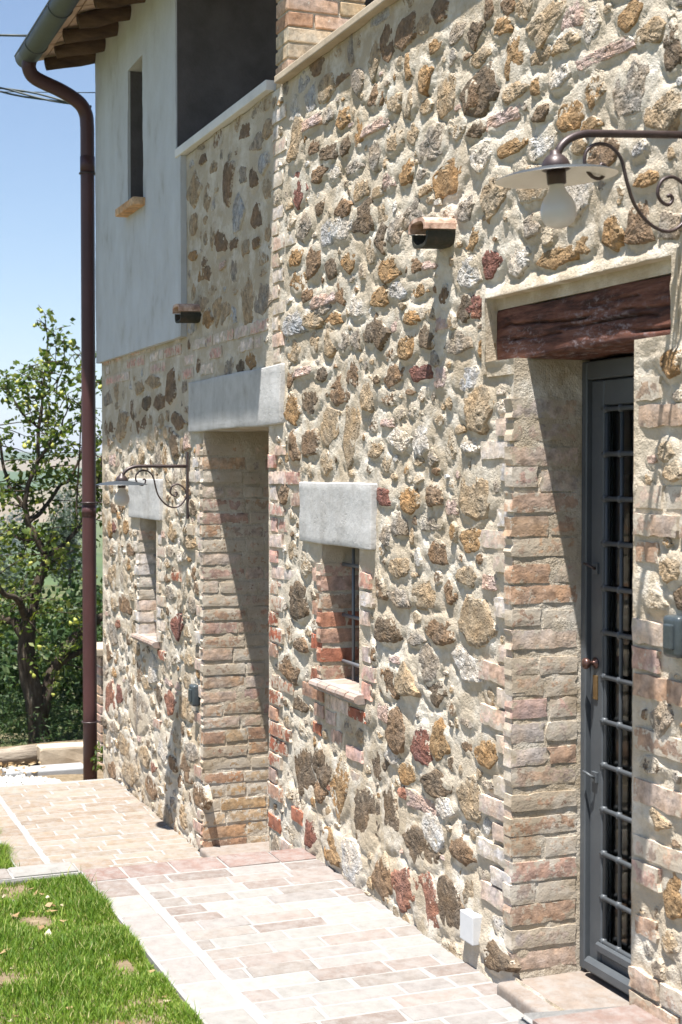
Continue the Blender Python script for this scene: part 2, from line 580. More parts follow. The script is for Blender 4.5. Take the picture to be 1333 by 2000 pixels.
# ---------------------------------------------------------------- stones measured from the photograph
CODE = {'O': (0.29, 0.19, 0.098), 'B': (0.20, 0.14, 0.09), 'T': (0.33, 0.26, 0.175), 'G': (0.28, 0.245, 0.20), 'D': (0.15, 0.115, 0.08),
        'R': (0.25, 0.13, 0.092), 'P': (0.42, 0.32, 0.275), 'W': (0.48, 0.45, 0.40), 'M': (0.18, 0.088, 0.07), 'S': (0.36, 0.36, 0.355)}
FLUSH = """607 195 22 50 S;637 173 27 50 T;668 154 22 20 B;701 157 25 45 G;734 116 20 70 T;758 88 24 72 B;794 63 38 58 B;827 47 25 38 T;862 20 32 44 B;578 217 25 48 W;
380 368 20 54 T;447 359 28 62 B;475 340 16 34 G;496 349 13 42 B;517 319 20 42 S;468 420 22 62 S;502 424 16 40 B;378 437 16 50 T;433 471 20 48 B;479 256 24 24 B;504 277 24 24 G;
525 252 20 32 T;458 475 16 24 B;502 475 16 20 B;399 311 14 18 B;378 500 13 18 O;394 540 11 25 O;408 532 13 28 B;437 518 10 18 P;481 481 11 38 T;484 585 25 74 T;514 582 27 66 G;
441 607 17 44 T;426 607 13 46 T;408 623 15 36 O;334 759 20 62 B;449 718 16 34 G;470 714 14 26 D;490 702 16 32 O;273 756 14 26 T;300 746 25 24 T;289 789 16 26 D;314 784 20 32 B;
230 765 10 30 T;241 834 19 62 T;219 834 10 28 B;271 831 10 26 B;284 826 11 28 B;317 820 13 26 T;350 822 22 40 B;213 778 15 28 G;342 869 15 50 D;297 863 14 34 T;687 840 33 112 T;
932 1222 62 90 T;643 834 28 62 T;611 866 26 54 B"""
PROUD = """580 283 25 80 T;854 88 25 28 O;799 126 17 54 O;832 151 25 54 O;874 186 35 70 T;930 186 25 50 B;734 189 27 42 B;769 200 22 48 T;670 230 22 40 O;703 252 16 62 O;643 227 19 35 G;
734 246 42 26 P;611 240 36 28 P;613 287 22 35 B;643 300 25 40 D;674 284 25 36 D;772 280 28 40 T;845 280 48 66 G;734 300 20 56 G;693 325 28 28 G;624 340 28 25 B;585 368 26 62 M;797 331 24 50 O;
826 340 18 22 G;885 340 57 72 O;706 372 25 40 T;763 350 20 40 P;655 337 20 32 W;750 419 24 50 T;807 416 34 50 G;598 441 28 48 G;640 454 26 50 S;674 438 40 62 W;714 425 36 56 D;750 469 22 50 D;
778 454 32 56 G;917 410 32 50 G;926 466 26 42 O;630 403 20 28 D;674 406 26 34 B;580 504 25 35 O;615 513 28 62 B;649 519 24 42 D;684 510 30 38 O;585 551 30 46 O;603 576 22 26 B;764 526 46 48 O;
813 518 38 34 B;841 515 22 26 P;663 576 18 44 B;781 565 40 36 S;826 568 34 26 O;703 604 32 44 W;745 585 30 40 O;630 585 36 28 P;630 606 32 24 G;574 630 40 46 S;611 623 36 32 T;651 623 30 24 O;
808 618 26 30 O;725 648 20 48 D;745 645 24 50 D;800 677 34 52 O;674 667 20 40 G;700 661 20 36 G;577 686 26 36 T;643 667 20 54 T;774 633 18 40 P;911 601 30 44 D;930 598 22 42 R;826 727 38 30 M;
915 532 40 64 W;898 670 46 42 G;914 740 38 52 S;865 740 20 48 P;663 762 32 48 B;720 771 24 58 T;769 733 28 36 B;573 800 26 58 O;577 869 20 60 B;803 765 16 16 B;629 730 24 24 D;756 825 20 20 P;
734 878 24 36 T;610 784 28 42 D;781 863 36 40 W;596 724 36 24 P;956 18 22 44 B;1072 46 56 62 T;1124 28 34 62 P;1158 43 34 74 W;1230 28 46 56 O;1270 62 52 46 T;982 56 30 36 O;1010 108 44 74 O;
1061 108 40 40 T;1112 84 46 38 T;929 65 30 46 D;938 173 52 76 D;943 112 38 32 T;1177 108 88 36 P;1007 183 46 40 T;1053 169 20 34 O;1100 152 40 46 W;1062 220 38 30 D;1115 226 38 72 O;
1230 186 68 92 G;1313 93 34 94 D;1301 217 62 72 T;982 232 62 36 P;932 257 32 32 D;1004 288 44 34 O;1062 285 48 50 W;945 307 42 56 W;1186 303 60 70 B;1251 291 28 36 S;1270 350 52 34 O;
973 381 50 76 T;1199 446 38 62 O;1254 443 44 70 B;1041 443 34 44 G;1143 477 38 44 O;1081 502 70 34 O;960 515 38 54 M;1012 508 38 50 W;921 593 38 40 M;941 674 18 38 O;932 801 52 74 T;
986 794 26 28 W;920 869 32 28 W;1316 707 42 58 O;1306 882 32 42 T;929 971 58 90 T;923 1056 38 40 O;913 1124 40 38 T;958 1137 22 40 P;923 1309 38 58 W;1319 920 40 40 T;1319 1111 42 52 T;
559 963 20 40 B;585 1171 36 74 D;569 1306 38 44 B;591 1256 26 30 B;586 1373 22 36 D;756 969 32 34 M;804 979 38 44 O;851 969 28 40 B;759 1045 18 40 G;781 1108 36 40 T;854 1080 38 44 B;
781 1165 40 36 G;832 1161 58 46 T;756 1231 42 50 D;859 1234 48 50 B;813 1246 32 32 G;835 1297 38 60 G;797 1328 40 62 T;759 1331 32 56 B;848 1350 38 50 D;907 1290 38 50 W;
597 1507 38 90 D;632 1496 34 68 D;668 1541 30 98 O;737 1489 30 64 D;777 1425 30 76 B;826 1455 36 72 M;859 1444 30 86 O;715 1590 48 105 D;766 1601 36 112 D;797 1511 34 40 O;827 1567 48 40 P;
854 1530 48 56 D;790 1552 22 22 R;614 1627 22 60 M;659 1657 36 54 O;696 1680 42 76 W;756 1702 32 72 B;797 1729 34 70 R;844 1766 48 112 R;889 1770 42 98 D;925 1747 30 56 T;850 1624 34 64 W;
824 1657 60 66 D;921 1560 48 72 T;953 1470 38 60 O;914 1459 20 22 B;906 1661 42 46 B;914 1410 26 26 G;767 1477 24 30 W;872 1575 34 38 W;981 1867 48 56 D;647 1537 12 20 R;631 1545 20 36 B;
216 1028 11 32 O;226 1031 9 28 M;248 1028 12 27 O;257 1071 14 28 B;254 1102 12 24 O;223 1125 20 44 T;246 1179 22 36 B;234 1216 9 20 R;223 1233 18 48 G;340 1037 17 30 T;374 1057 28 26 T;
357 1088 17 22 W;335 1159 18 24 G;381 1119 12 24 B;347 1225 18 46 M;374 1179 18 34 G;219 1365 14 56 R;237 1356 11 34 M;275 1388 32 70 G;333 1372 19 48 R;363 1378 22 46 T;227 1312 10 22 O;
319 1457 16 60 W;252 1457 25 50 T;227 1501 22 40 B;262 1507 28 40 T;306 1498 12 20 R;300 1532 22 44 B;369 1501 24 48 B;378 1469 26 40 G;397 1555 22 46 B;290 1476 20 36 T;1322 1750 44 80 O;
1300 1400 40 70 G;1290 1600 38 36 T"""
stones = []        # u, z, a, b, protrusion, colour, square-ness


def read_stones(txt, prot):
    for e in txt.replace('\n', '').split(';'):
        x, y, ww, hh, c = e.split()
        x, y, ww, hh = float(x), float(y), float(ww), float(hh)
        l, r = on_wall(x - ww / 2, y), on_wall(x + ww / 2, y)
        tp, bt = on_wall(x, y - hh / 2), on_wall(x, y + hh / 2)
        ce = on_wall(x, y)
        pr = prot * random.uniform(0.5, 1.5)
        stones.append([ce[0], ce[2], abs(l[0] - r[0]) * .60, abs(tp[2] - bt[2]) * .60, pr, CODE[c], 2.3 if c != 'P' else 4.0])


read_stones(FLUSH, 0.005)
read_stones(PROUD, 0.0098)
n_measured = len(stones)
measured = list(stones)

# ---------------------------------------------------------------- bricks in the wall face (rectangles u0 u1 z0 z1)
bricks = []        # dict(plane, s0, s1, t0, t1, prot, colour)
BR = {'buff': [(0.40, 0.30, 0.22), (0.42, 0.295, 0.245), (0.44, 0.345, 0.275), (0.38, 0.265, 0.19), (0.46, 0.39, 0.33)],
      'red': [(0.32, 0.135, 0.085), (0.37, 0.19, 0.13), (0.30, 0.11, 0.07), (0.41, 0.29, 0.23), (0.37, 0.235, 0.17)],
      'pink': [(0.52, 0.36, 0.31), (0.50, 0.31, 0.26), (0.55, 0.45, 0.40), (0.56, 0.50, 0.46)],
      'pale': [(0.57, 0.51, 0.45), (0.55, 0.45, 0.38), (0.58, 0.54, 0.50), (0.50, 0.38, 0.31)],
      'gold': [(0.41, 0.295, 0.175), (0.40, 0.275, 0.18), (0.44, 0.335, 0.22), (0.38, 0.245, 0.165)]}


def add_brick(plane, s0, s1, t0, t1, prot, tone, lime=0.35):
    c = np.array(random.choice(BR[tone])) * random.uniform(0.85, 1.12)
    bricks.append(dict(plane=plane, s0=s0, s1=s1, t0=t0, t1=t1, prot=prot, col=c, lime=lime))


def quoin(edge, side, z0, z1, tone, pitch=0.075, short=0.13, long=0.25, lime=0.4, keep=0.85, prot=0.012, tone_low=None, zlow=0.0):
    """courses of brick beside an opening: edge is the opening's X, side +1 = bricks lie at larger X."""
    z, k = z0, 0
    while z + pitch * 0.9 < z1:
        h = pitch * random.uniform(0.74, 0.86)
        L = (long if k % 2 else short) * random.uniform(0.85, 1.12)
        tn = tone_low if (tone_low and z < zlow) else tone
        if random.random() < keep:
            a, b2 = (edge, edge + L) if side > 0 else (edge - L, edge)
            add_brick('front', a + (0.006 if side > 0 else 0), b2 - (0.006 if side < 0 else 0), z, z + h, prot * random.uniform(0.5, 1.5), tn, lime + random.uniform(-.2, .2))
            if random.random() < 0.55:
                L2 = random.uniform(0.09, 0.24)
                a2, b3 = (b2 + 0.014, b2 + 0.014 + L2) if side > 0 else (a - 0.014 - L2, a - 0.014)
                if random.random() < 0.5:
                    add_brick('front', a2, b3, z, z + h * random.uniform(0.85, 1.0), prot * random.uniform(0.3, 1.4), tn, lime + random.uniform(-.1, .25))
        z += pitch
        k += 1


quoin(DOOR[1], +1, 0.02, 2.03, 'pale', lime=0.45, keep=0.9)
quoin(DOOR[0], -1, 0.10, 2.03, 'buff', lime=0.45, keep=0.85)
quoin(WIN1[1], +1, 0.62, 1.36, 'red', lime=0.3, keep=0.92, tone_low='red', zlow=1.0)
quoin(WIN1[0], -1, 0.78, 1.36, 'pink', lime=0.42, keep=0.85, long=0.17, short=0.1)
quoin(WAY[0], -1, -0.08, 1.85, 'pink', lime=0.4, keep=0.92, tone_low='red', zlow=1.15, long=0.20, short=0.10)
quoin(WAY[1], +1, -0.38, 1.88, 'pale', lime=0.5, keep=0.8, tone_low='buff', zlow=0.4, long=0.2, short=0.1)
quoin(WIN2[1], +1, 0.66, 1.38, 'pale', lime=0.5, keep=0.85, long=0.18, short=0.1)
quoin(WIN2[0], -1, 0.66, 1.38, 'pale', lime=0.5, keep=0.85, long=0.18, short=0.1)
for k in range(40):
    u, z = random.uniform(4.6, 6.2), random.uniform(0.05, 0.75)
    L = random.uniform(.08, .2)
    add_brick('front', u, u + L, z, z + random.uniform(.04, .06), .009, random.choice(('red', 'red', 'pink')), .25)
quoin(6.73, -1, 2.22, 3.48, 'pale', lime=0.45, keep=0.9, long=0.18, short=0.10, prot=0.006)
# red courses low beside the far doorway, under the window, and the course under the loggia
for z in np.arange(0.1, 0.62, 0.075):
    if random.random() < 0.5:
        u = random.uniform(6.2, 6.4)
        add_brick('front', u, u + random.uniform(.1, .2), z, z + .06, .012, 'red', .2)
for (x0, x1, z) in [(6.55, 6.05, 0.29)]:
    add_brick('front', 6.02, 6.28, .33, .385, .012, 'red', .3)
    add_brick('front', 5.72, 6.0, .26, .315, .012, 'pink', .3)
for row, z in enumerate((2.235, 2.31, 2.385, 2.455)):
    u = 6.80 + (row % 2) * 0.09
    while u < 10.3:
        L = random.choice((0.13, 0.26, 0.26)) * random.uniform(0.85, 1.1)
        if random.random() < (0.75 if u < 8.2 else (0.7 if row > 1 else 0.25)) and not (row == 3 and u < 8.3 and random.random() < .4):
            add_brick('front', u, u + L - 0.014, z, z + 0.056, 0.004 * random.uniform(.5, 2), 'pink', 0.5)
        u += L
# brick infill under the near window
for row in range(5):
    z = 0.40 + row * 0.07
    u = 5.62 + (row % 2) * 0.07
    while u < 5.98:
        L = random.choice((0.10, 0.12, 0.2))
        if random.random() < 0.75:
            add_brick('front', u, min(u + L, 6.02), z, z + 0.055, 0.004, random.choice(('red', 'pale', 'buff')), 0.3)
        u += L + 0.014
# course along the foot and single bricks dotted among the stones
for k in range(48):
    u, z = random.uniform(4.4, 10.2), random.uniform(-0.3, 2.2)
    if z < 0.05 and u < 6.3:
        continue
    L = random.uniform(0.1, 0.2)
    add_brick('front', u, u + L, z, z + random.uniform(.045, .06), .012, random.choice(('pink', 'red', 'pale')), .4)
# jambs that face the camera (plane = X of the jamb, s = depth into the wall, measured from the face)
def jamb(Xj, depth, z0, z1, tone, tone_low=None, zlow=0, pitch=0.0755, lime=0.35, rough=1.0):
    z, k = z0, 0
    while z + pitch * 0.8 < z1:
        h = pitch * random.uniform(0.72, 0.86)
        s = -0.008
        split = random.choice((0.11, 0.14, 0.24, 0.25)) if k % 2 else random.choice((0.19, 0.24, 0.26, 0.13))
        tn = tone_low if (tone_low and z < zlow) else tone
        while s < depth - 0.02:
            e = min(s + split * random.uniform(0.9, 1.1), depth)
            if e > depth - 0.06:
                e = depth
            if random.random() < 0.985:
                dz = random.uniform(-.006, .006)
                add_brick(('jamb', Xj), s, e - 0.012, z + dz, z + h + dz, 0.0034 * random.uniform(0.6, 1.4) * rough, tn, lime + random.uniform(-.3, .25))
            s = e
            split = random.choice((0.12, 0.25))
        z += pitch
        k += 1


jamb(DOOR[1], 0.246, 0.06, 1.98, 'buff', 'buff', 0.7, lime=0.46)
jamb(WAY[1], 0.52, -0.40, 1.86, 'buff', 'gold', 0.25, lime=0.52, rough=1.15)
jamb(WIN1[1], 0.20, 0.80, 1.37, 'buff', 'red', 1.05, lime=0.3)
jamb(WIN2[1], 0.20, 0.66, 1.38, 'pale', None, 0, lime=0.45)

# ---------------------------------------------------------------- remove stones that collide with bricks / openings, then fill the gaps
rects = [DOOR, BEAM, WAY, WIN1, WIN2, LIN1, LIN2, LINW, (4.49, 4.615, .07, .2)]
fronts = [b for b in bricks if b['plane'] == 'front']
keepb = []
for b in bricks:
    if b['plane'] != 'front':
        keepb.append(b)
        continue
    bad = any(b['s1'] > r[0] + .004 and b['s0'] < r[1] - .004 and b['t1'] > r[2] + .004 and b['t0'] < r[3] - .004 for r in rects)
    for s in stones:
        if abs((b['s0'] + b['s1']) / 2 - s[0]) < s[2] * .75 + (b['s1'] - b['s0']) * .42 and abs((b['t0'] + b['t1']) / 2 - s[1]) < s[3] * .75 + (b['t1'] - b['t0']) * .42:
            bad = True
            break
    if not bad:
        for q in keepb:
            if q['plane'] == 'front' and b['s1'] > q['s0'] - .004 and b['s0'] < q['s1'] + .004 and b['t1'] > q['t0'] - .004 and b['t0'] < q['t1'] + .004:
                bad = True
                break
    if not bad:
        keepb.append(b)
bricks = keepb
fronts = [b for b in bricks if b['plane'] == 'front']
stones = [s for s in stones if not any(s[0] + s[2] * .5 > r[0] and s[0] - s[2] * .5 < r[1] and s[1] + s[3] * .5 > r[2] and s[1] - s[3] * .5 < r[3] for r in rects)]


def free(u, z, a, b):
    for r in rects:
        if u + a > r[0] - .02 and u - a < r[1] + .02 and z + b > r[2] - .02 and z - b < r[3] + .02:
            return False
    for q in fronts:
        if u + a * .9 > q['s0'] and u - a * .9 < q['s1'] and z + b * .9 > q['t0'] and z - b * .9 < q['t1']:
            return False
    for s in stones:
        if ((u - s[0]) / (a * .97 + s[2] * .97 + .003)) ** 2 + ((z - s[1]) / (b * .97 + s[3] * .97 + .003)) ** 2 < 1:
            return False
    return True


def under_roof(u, z):
    return (u > 6.7 and z > 1.95 + max(0, (6.95 - u)) * 5) or (u < 6.6 and z > 3.28)


FILLC = 'TTTGBTOTWPTGDTGB'
for big in (1.2, 0.85, 0.6, 0.4, 0.27):
    for k in range(3200):
        u = random.uniform(2.3, 10.42)
        zlo = 0.0 if u < 6.3 else -0.42
        z = random.uniform(zlo, ZT)
        if u > 8.2 and z > 2.4:
            continue
        a = random.uniform(0.045, 0.115) * big
        b = random.uniform(0.035, 0.085) * big
        if under_roof(u, z) and big < .55:
            continue
        if free(u, z, a, b):
            pr = (0.004 if under_roof(u, z) else 0.0066 * random.uniform(.4, 1.9) * (0.5 + big / 2))
            c = random.choice('TTGBGTBS' if under_roof(u, z) else FILLC)
            stones.append([u, z, a, b, pr, CODE[c], random.choice((2.2, 2.5, 3.2)) if c != 'P' else 4])

# ---------------------------------------------------------------- the mortared wall face
def lines(br, step):
    out = [br[0]]
    for a, b in zip(br[:-1], br[1:]):
        n = max(1, int(round((b - a) / step((a + b) / 2))))
        out += list(a + (b - a) * np.arange(1, n + 1) / n)
    return np.array(out)


ub = sorted({XN, XC} | {v for r in (DOOR, BEAM, WAY, WIN1, WIN2) for v in r[:2]})
ub2 = []
for a, b in zip(ub[:-1], ub[1:]):
    ub2 += list(np.arange(a, b - 0.3, 0.5))
    ub2 += [] if ub2 and ub2[-1] == a else [a]
ub2 = sorted(set(ub2) | set(ub))
US = lines(ub2, lambda u: max(0.0095, 0.0025 * u))
ZS = lines(sorted({-0.75, ZT} | {v for r in (DOOR, BEAM, WAY, WIN1, WIN2) for v in r[2:]}), lambda z: 0.0115)
UU, ZZ = np.meshgrid(US, ZS, indexing='ij')
rdg = np.abs(fbm(UU + .02 * fbm(UU, ZZ, .06, 2, 61), ZZ, 0.06, 3, 21))
base = 0.007 * fbm(UU, ZZ, 0.45, 2, 3) + 0.0026 * fbm(UU, ZZ, 0.10, 2, 25) - 0.0052 * rdg * (0.55 + 0.45 * fbm(UU, ZZ, .6, 2, 71)) + 0.0012 * fbm(UU, ZZ, 0.022, 2, 37) + .002
B = np.zeros_like(base)
BB = np.zeros_like(base)
Gp = np.zeros_like(base)
for s in stones:
    u, z, a, b, pr = s[:5]
    i0, i1 = np.searchsorted(US, [u - 2.2 * a - .02, u + 2.2 * a + .02])
    j0, j1 = np.searchsorted(ZS, [z - 2.2 * b - .02, z + 2.2 * b + .02])
    if i0 == i1 or j0 == j1:
        continue
    x, y = UU[i0:i1, j0:j1] - u, ZZ[i0:i1, j0:j1] - z
    ang = fbm(UU[i0:i1, j0:j1], ZZ[i0:i1, j0:j1], 0.05, 2, 5) * 0.15
    r = np.sqrt((x / (a + .006)) ** 2 + (y / (b + .006)) ** 2) + ang
    wide = np.where(y > 0, 1.36, 1.18)
    bp = pr * 0.55 * (1 - sstep(0.85, 1.0, (r - 0.8) / (wide - 0.8) * 0.6 + 0.55) ) * (1 - sstep(0.8, wide, r)) ** 0.8
    B[i0:i1, j0:j1] = np.maximum(B[i0:i1, j0:j1], bp)
    # the joint is scraped out under the lower edge of a stone
    gap = np.exp(-((r - 1.12) / .10) ** 2) * sstep(0.1, -0.6, y / b)
    Gp[i0:i1, j0:j1] = np.maximum(Gp[i0:i1, j0:j1], gap * (0.35 + .65 * (0.5 + .5 * math.sin(u * 91 + z * 57))))
for q in fronts:
    i0, i1 = np.searchsorted(US, [q['s0'] - .04, q['s1'] + .04])
    j0, j1 = np.searchsorted(ZS, [q['t0'] - .03, q['t1'] + .03])
    if i0 == i1 or j0 == j1:
        continue
    BB[i0:i1, j0:j1] = np.maximum(BB[i0:i1, j0:j1], 1)
soft = np.where(under_roof_mask := ((UU > 6.72) & (ZZ > 2.0) | (ZZ > 3.25)), 0.45, 1.0)
H = (base * (1 - 0.55 * BB)) * soft + B - 0.011 * Gp * soft
# the wall thickens gently towards its foot, and it is drawn flat where it meets openings
H += 0.018 * sstep(0.5, -0.2, ZZ) + 0.008 * sstep(0.35, 0.0, np.where(UU < 6.3, ZZ, 9))
for r in (DOOR, BEAM, WAY, WIN1, WIN2):
    dx = np.maximum(np.maximum(r[0] - UU, UU - r[1]), 0)
    dz = np.maximum(np.maximum(r[2] - ZZ, ZZ - r[3]), 0)
    d = np.sqrt(dx * dx + dz * dz)
    k = sstep(0.0, 0.05, d)
    H = H * k + (0.010 + 0.004 * fbm(UU, ZZ, .05, 2, 9)) * (1 - k)
d = XC - UU
k = sstep(0, 0.06, d)
H = H * k + 0.004 * (1 - k)
nu, nz = len(US), len(ZS)
H0 = H - B + 0.011 * Gp * soft
uc, zc = (US[:-1] + US[1:]) / 2, (ZS[:-1] + ZS[1:]) / 2
UC, ZC = np.meshgrid(uc, zc, indexing='ij')
hole = np.zeros_like(UC, bool)
for r in (DOOR, BEAM, WAY, WIN1, WIN2):
    hole |= (UC > r[0]) & (UC < r[1]) & (ZC > r[2]) & (ZC < r[3])
hole |= (UC > 8.32) & (ZC > 2.56)                       # behind the plaster slab
ii, jj = np.nonzero(~hole)
FQ = np.stack([ii * nz + jj, ii * nz + jj + 1, (ii + 1) * nz + jj + 1, (ii + 1) * nz + jj], 1)
VW = np.stack([UU.ravel(), H.ravel(), ZZ.ravel()], 1)
used = np.zeros(len(VW), bool)
used[FQ.ravel()] = True
remap = np.cumsum(used) - 1
wall = obj('wall', VW[used], remap[FQ], M['mortar'], house)


def wall_h(u, z):
    i = min(max(np.searchsorted(US, u), 0), nu - 1)
    j = min(max(np.searchsorted(ZS, z), 0), nz - 1)
    return H[i, j]


def wall_base(u, z):
    i = min(max(np.searchsorted(US, u), 0), nu - 1)
    j = min(max(np.searchsorted(ZS, z), 0), nz - 1)
    return H0[i, j]


# ---------------------------------------------------------------- single stones
def stone_mesh(s):
    u, z, a, b, pr, c, sq = s
    big = max(a, b)
    seg = 28 if big > .045 else (18 if big > .025 else 11)
    flush = pr < 0.0040
    rings = np.array([1.14, 1.0, 0.93, 0.80, 0.62, 0.42, 0.2])
    sd = random.randint(0, 9999)
    # a broken, many-cornered outline
    nc = random.randint(4, 7)
    ca = np.sort((np.arange(nc) + rng.uniform(-.33, .33, nc)) * 2 * math.pi / nc + rng.uniform(0, 6))
    if sq > 3.5:
        ca = np.array([.6, math.pi - .6, math.pi + .6, -.6 + 2 * math.pi]) + rng.uniform(-.12, .12, 4)
        nc = 4
    cr = rng.uniform(.80, 1.2, nc) * (1.25 if nc == 4 else 1.12 if nc == 5 else 1.04)
    cx, cy = cr * np.cos(ca), cr * np.sin(ca)
    th = np.linspace(0, 2 * math.pi, seg, endpoint=False)
    rad = np.full(seg, 9.0)
    for k in range(nc):
        k2 = (k + 1) % nc
        ex, ey = cx[k2] - cx[k], cy[k2] - cy[k]
        den = np.cos(th) * ey - np.sin(th) * ex
        num = cx[k] * ey - cy[k] * ex
        with np.errstate(divide='ignore', invalid='ignore'):
            t = num / den
        rad = np.where((t > 0) & (t < rad), t, rad)
    rad = np.clip(rad, .6, 1.3)
    rad = 0.84 * rad + 0.08 * (np.roll(rad, 1) + np.roll(rad, -1))
    rad *= 1 + 0.035 * rng.normal(size=seg)
    hb = wall_h(u, z)
    R2, T2 = np.meshgrid(rings, np.arange(seg), indexing='ij')
    RI = np.repeat(np.arange(len(rings)), seg)
    x0 = (R2 * np.cos(th)[T2] * rad[T2]).ravel()
    y0 = (R2 * np.sin(th)[T2] * rad[T2]).ravel()
    x0, y0, RI = np.append(x0, 0), np.append(y0, 0), np.append(RI, len(rings))
    rr = np.append(R2.ravel(), 0)
    xx, zz = u + x0 * a, z + y0 * b
    crag = fbm(xx + sd, zz, .045, 3, 3) * 0.55 + fbm(xx + sd, zz, .014, 2, 9) * 0.45
    if flush:
        yy = hb + np.array([-.014, .000, .0065, .009, .0095, .0095, .0095, .0095])[RI] + 0.0016 * crag * (RI > 1)
    else:
        low = y0 < 0
        dome = np.where(low, np.array([-.9, .10, .80, 1.0, 1.04, 1.02, 1.0, 1.0])[RI], np.array([-.9, .30, .62, .86, .97, 1.0, 1.0, 1.0])[RI])
        fac = np.full(len(x0), 1.12)
        for _ in range(4):
            fac = np.minimum(fac, random.uniform(.8, 1.2) + random.uniform(-.55, .55) * x0 - random.uniform(-.15, .6) * y0)
        fac = np.clip(fac, .4, 1.15)
        yy = wall_base(u, z) + pr * (1.05 * dome * fac + .12) + (0.0022 + .22 * pr) * crag * (RI > 1)
        yy = np.where(RI == 0, hb - .03, yy)
    lime_top = random.uniform(0.0, 0.55)
    lime_all = random.uniform(0.0, 0.28) if s in measured else random.choice((.12, .28, .42, .52, .62))
    if c in (CODE['W'], CODE['S'], CODE['P']):
        lime_all = random.uniform(0.15, 0.42)
    edge = np.clip((rr - .6) / .45, 0, 1.1)
    lime = lime_all + edge * .34 * np.where(y0 > -.25, 1, .4) + lime_top * np.maximum(0, y0) * .9
    if flush:
        lime = lime_all * .7 + edge * .55
    C = np.concatenate([np.array(c)[None] * rng.uniform(.85, 1.17, len(x0))[:, None], np.clip(lime, 0, 1)[:, None]], 1)
    V = np.stack([xx, yy, zz], 1)
    F = []
    n = len(rings)
    for i in range(n - 1):
        for k in range(seg):
            k2 = (k + 1) % seg
            F.append((i * seg + k, (i + 1) * seg + k, (i + 1) * seg + k2, i * seg + k2))
    top = n * seg
    for k in range(seg):
        F.append(((n - 1) * seg + k, top, (n - 1) * seg + (k + 1) % seg))
    return list(map(tuple, V)), F, list(map(tuple, C))


def brick_mesh(q):
    s0, s1, t0, t1, pr = q['s0'], q['s1'], q['t0'], q['t1'], q['prot']
    nx = max(3, min(9, int((s1 - s0) / 0.03)))
    ny = 3
    c = q['col']
    xs = np.linspace(0, 1, nx + 1)
    ys = np.linspace(0, 1, ny + 1)
    V, C, F = [], [], []
    sd = random.randint(0, 999)
    jam = q['plane'] != 'front'
    if jam:
        Xj = q['plane'][1]
        hb = 0.0
    else:
        hb = max(0.0, wall_base((s0 + s1) / 2, (t0 + t1) / 2))

    def put(s, t, wv):
        if jam:
            return (Xj - wv, 0.012 - s, t)
        return (s, wv, t)
    idx = {}
    for i, x in enumerate(xs):
        for j, y in enumerate(ys):
            ed = (i in (0, nx)) or (j in (0, ny))
            jx, jy = random.gauss(0, .0022), random.gauss(0, .0017)
            s = s0 + x * (s1 - s0) + jx * (1.3 if ed else 1)
            t = t0 + y * (t1 - t0) + jy * (1.0 if ed else .7)
            wv = hb + pr + random.gauss(0, .00025) + 0.0006 * float(vnoise(np.array(x * 2.2 + sd), np.array(y * 1.2), 3)) - (0.0010 if ed else 0)
            idx[i, j] = len(V)
            V.append(put(s, t, wv))
            C.append((*(c * random.uniform(.9, 1.1)), min(1, max(0, q['lime'] + (0.22 if ed else 0)))))
    for i in range(nx):
        for j in range(ny):
            f = (idx[i, j], idx[i + 1, j], idx[i + 1, j + 1], idx[i, j + 1])
            F.append(f[::-1] if not jam else f)
    ringi = [(i, 0) for i in range(nx)] + [(nx, j) for j in range(ny)] + [(i, ny) for i in range(nx, 0, -1)] + [(0, j) for j in range(ny, 0, -1)]
    b0 = len(V)
    for (i, j) in ringi:
        v = V[idx[i, j]]
        s, t = (0.012 - v[1], v[2]) if jam else (v[0], v[2])
        if jam and i == 0:
            V.append((Xj + 0.05, v[1], v[2]))
        else:
            V.append(put(s, t, hb - 0.03))
        C.append((*c, min(1, q['lime'] + .25)))
    m = len(ringi)
    for k in range(m):
        a, b2 = idx[ringi[k]], idx[ringi[(k + 1) % m]]
        F.append((a, b0 + k, b0 + (k + 1) % m, b2))
    return V, F, C


def screen_px(p):
    v = np.array(p) - CAM
    d = v @ FWD
    return 666.5 + F_PX * (v @ RGT) / d, 1000 - F_PX * (v @ UPV) / d


def emit(items, builder, name, mat, rest_name, area, limit=295):
    """the largest in view become parts of their own, all others one joined part."""
    items = sorted(items, key=area, reverse=True)
    for it in items[:limit]:
        V, F, C = builder(it)
        obj(name, V, F, mat, wall, col=C, smooth=False)
    VV, FF, CC = [], [], []
    for it in items[limit:]:
        V, F, C = builder(it)
        o = len(VV)
        VV += V
        CC += C
        FF += [tuple(o + i for i in f) for f in F]
    if VV:
        obj(rest_name, VV, FF, mat, wall, col=CC, smooth=False, kind='stuff')


def stone_area(s):
    x, y = screen_px((s[0], 0, s[1]))
    vis = -40 < x < 1350 and -40 < y < 2010
    return s[2] * s[3] / s[0] ** 3 * (1 if vis else 0.01)


def brick_area(q):
    if q['plane'] == 'front':
        X = (q['s0'] + q['s1']) / 2
        x, y = screen_px((X, 0, (q['t0'] + q['t1']) / 2))
        k = 2.3 / X
    else:
        X, k = q['plane'][1], 1.0
        x, y = screen_px((X, -(q['s0'] + q['s1']) / 2, (q['t0'] + q['t1']) / 2))
    vis = -40 < x < 1350 and -40 < y < 2010
    return (q['s1'] - q['s0']) * (q['t1'] - q['t0']) * k / X ** 2 * (1 if vis else 0.01)


emit(stones, stone_mesh, 'stone', M['stone'], 'small_stones', stone_area)
emit(bricks, brick_mesh, 'brick', M['brick'], 'small_bricks', brick_area)


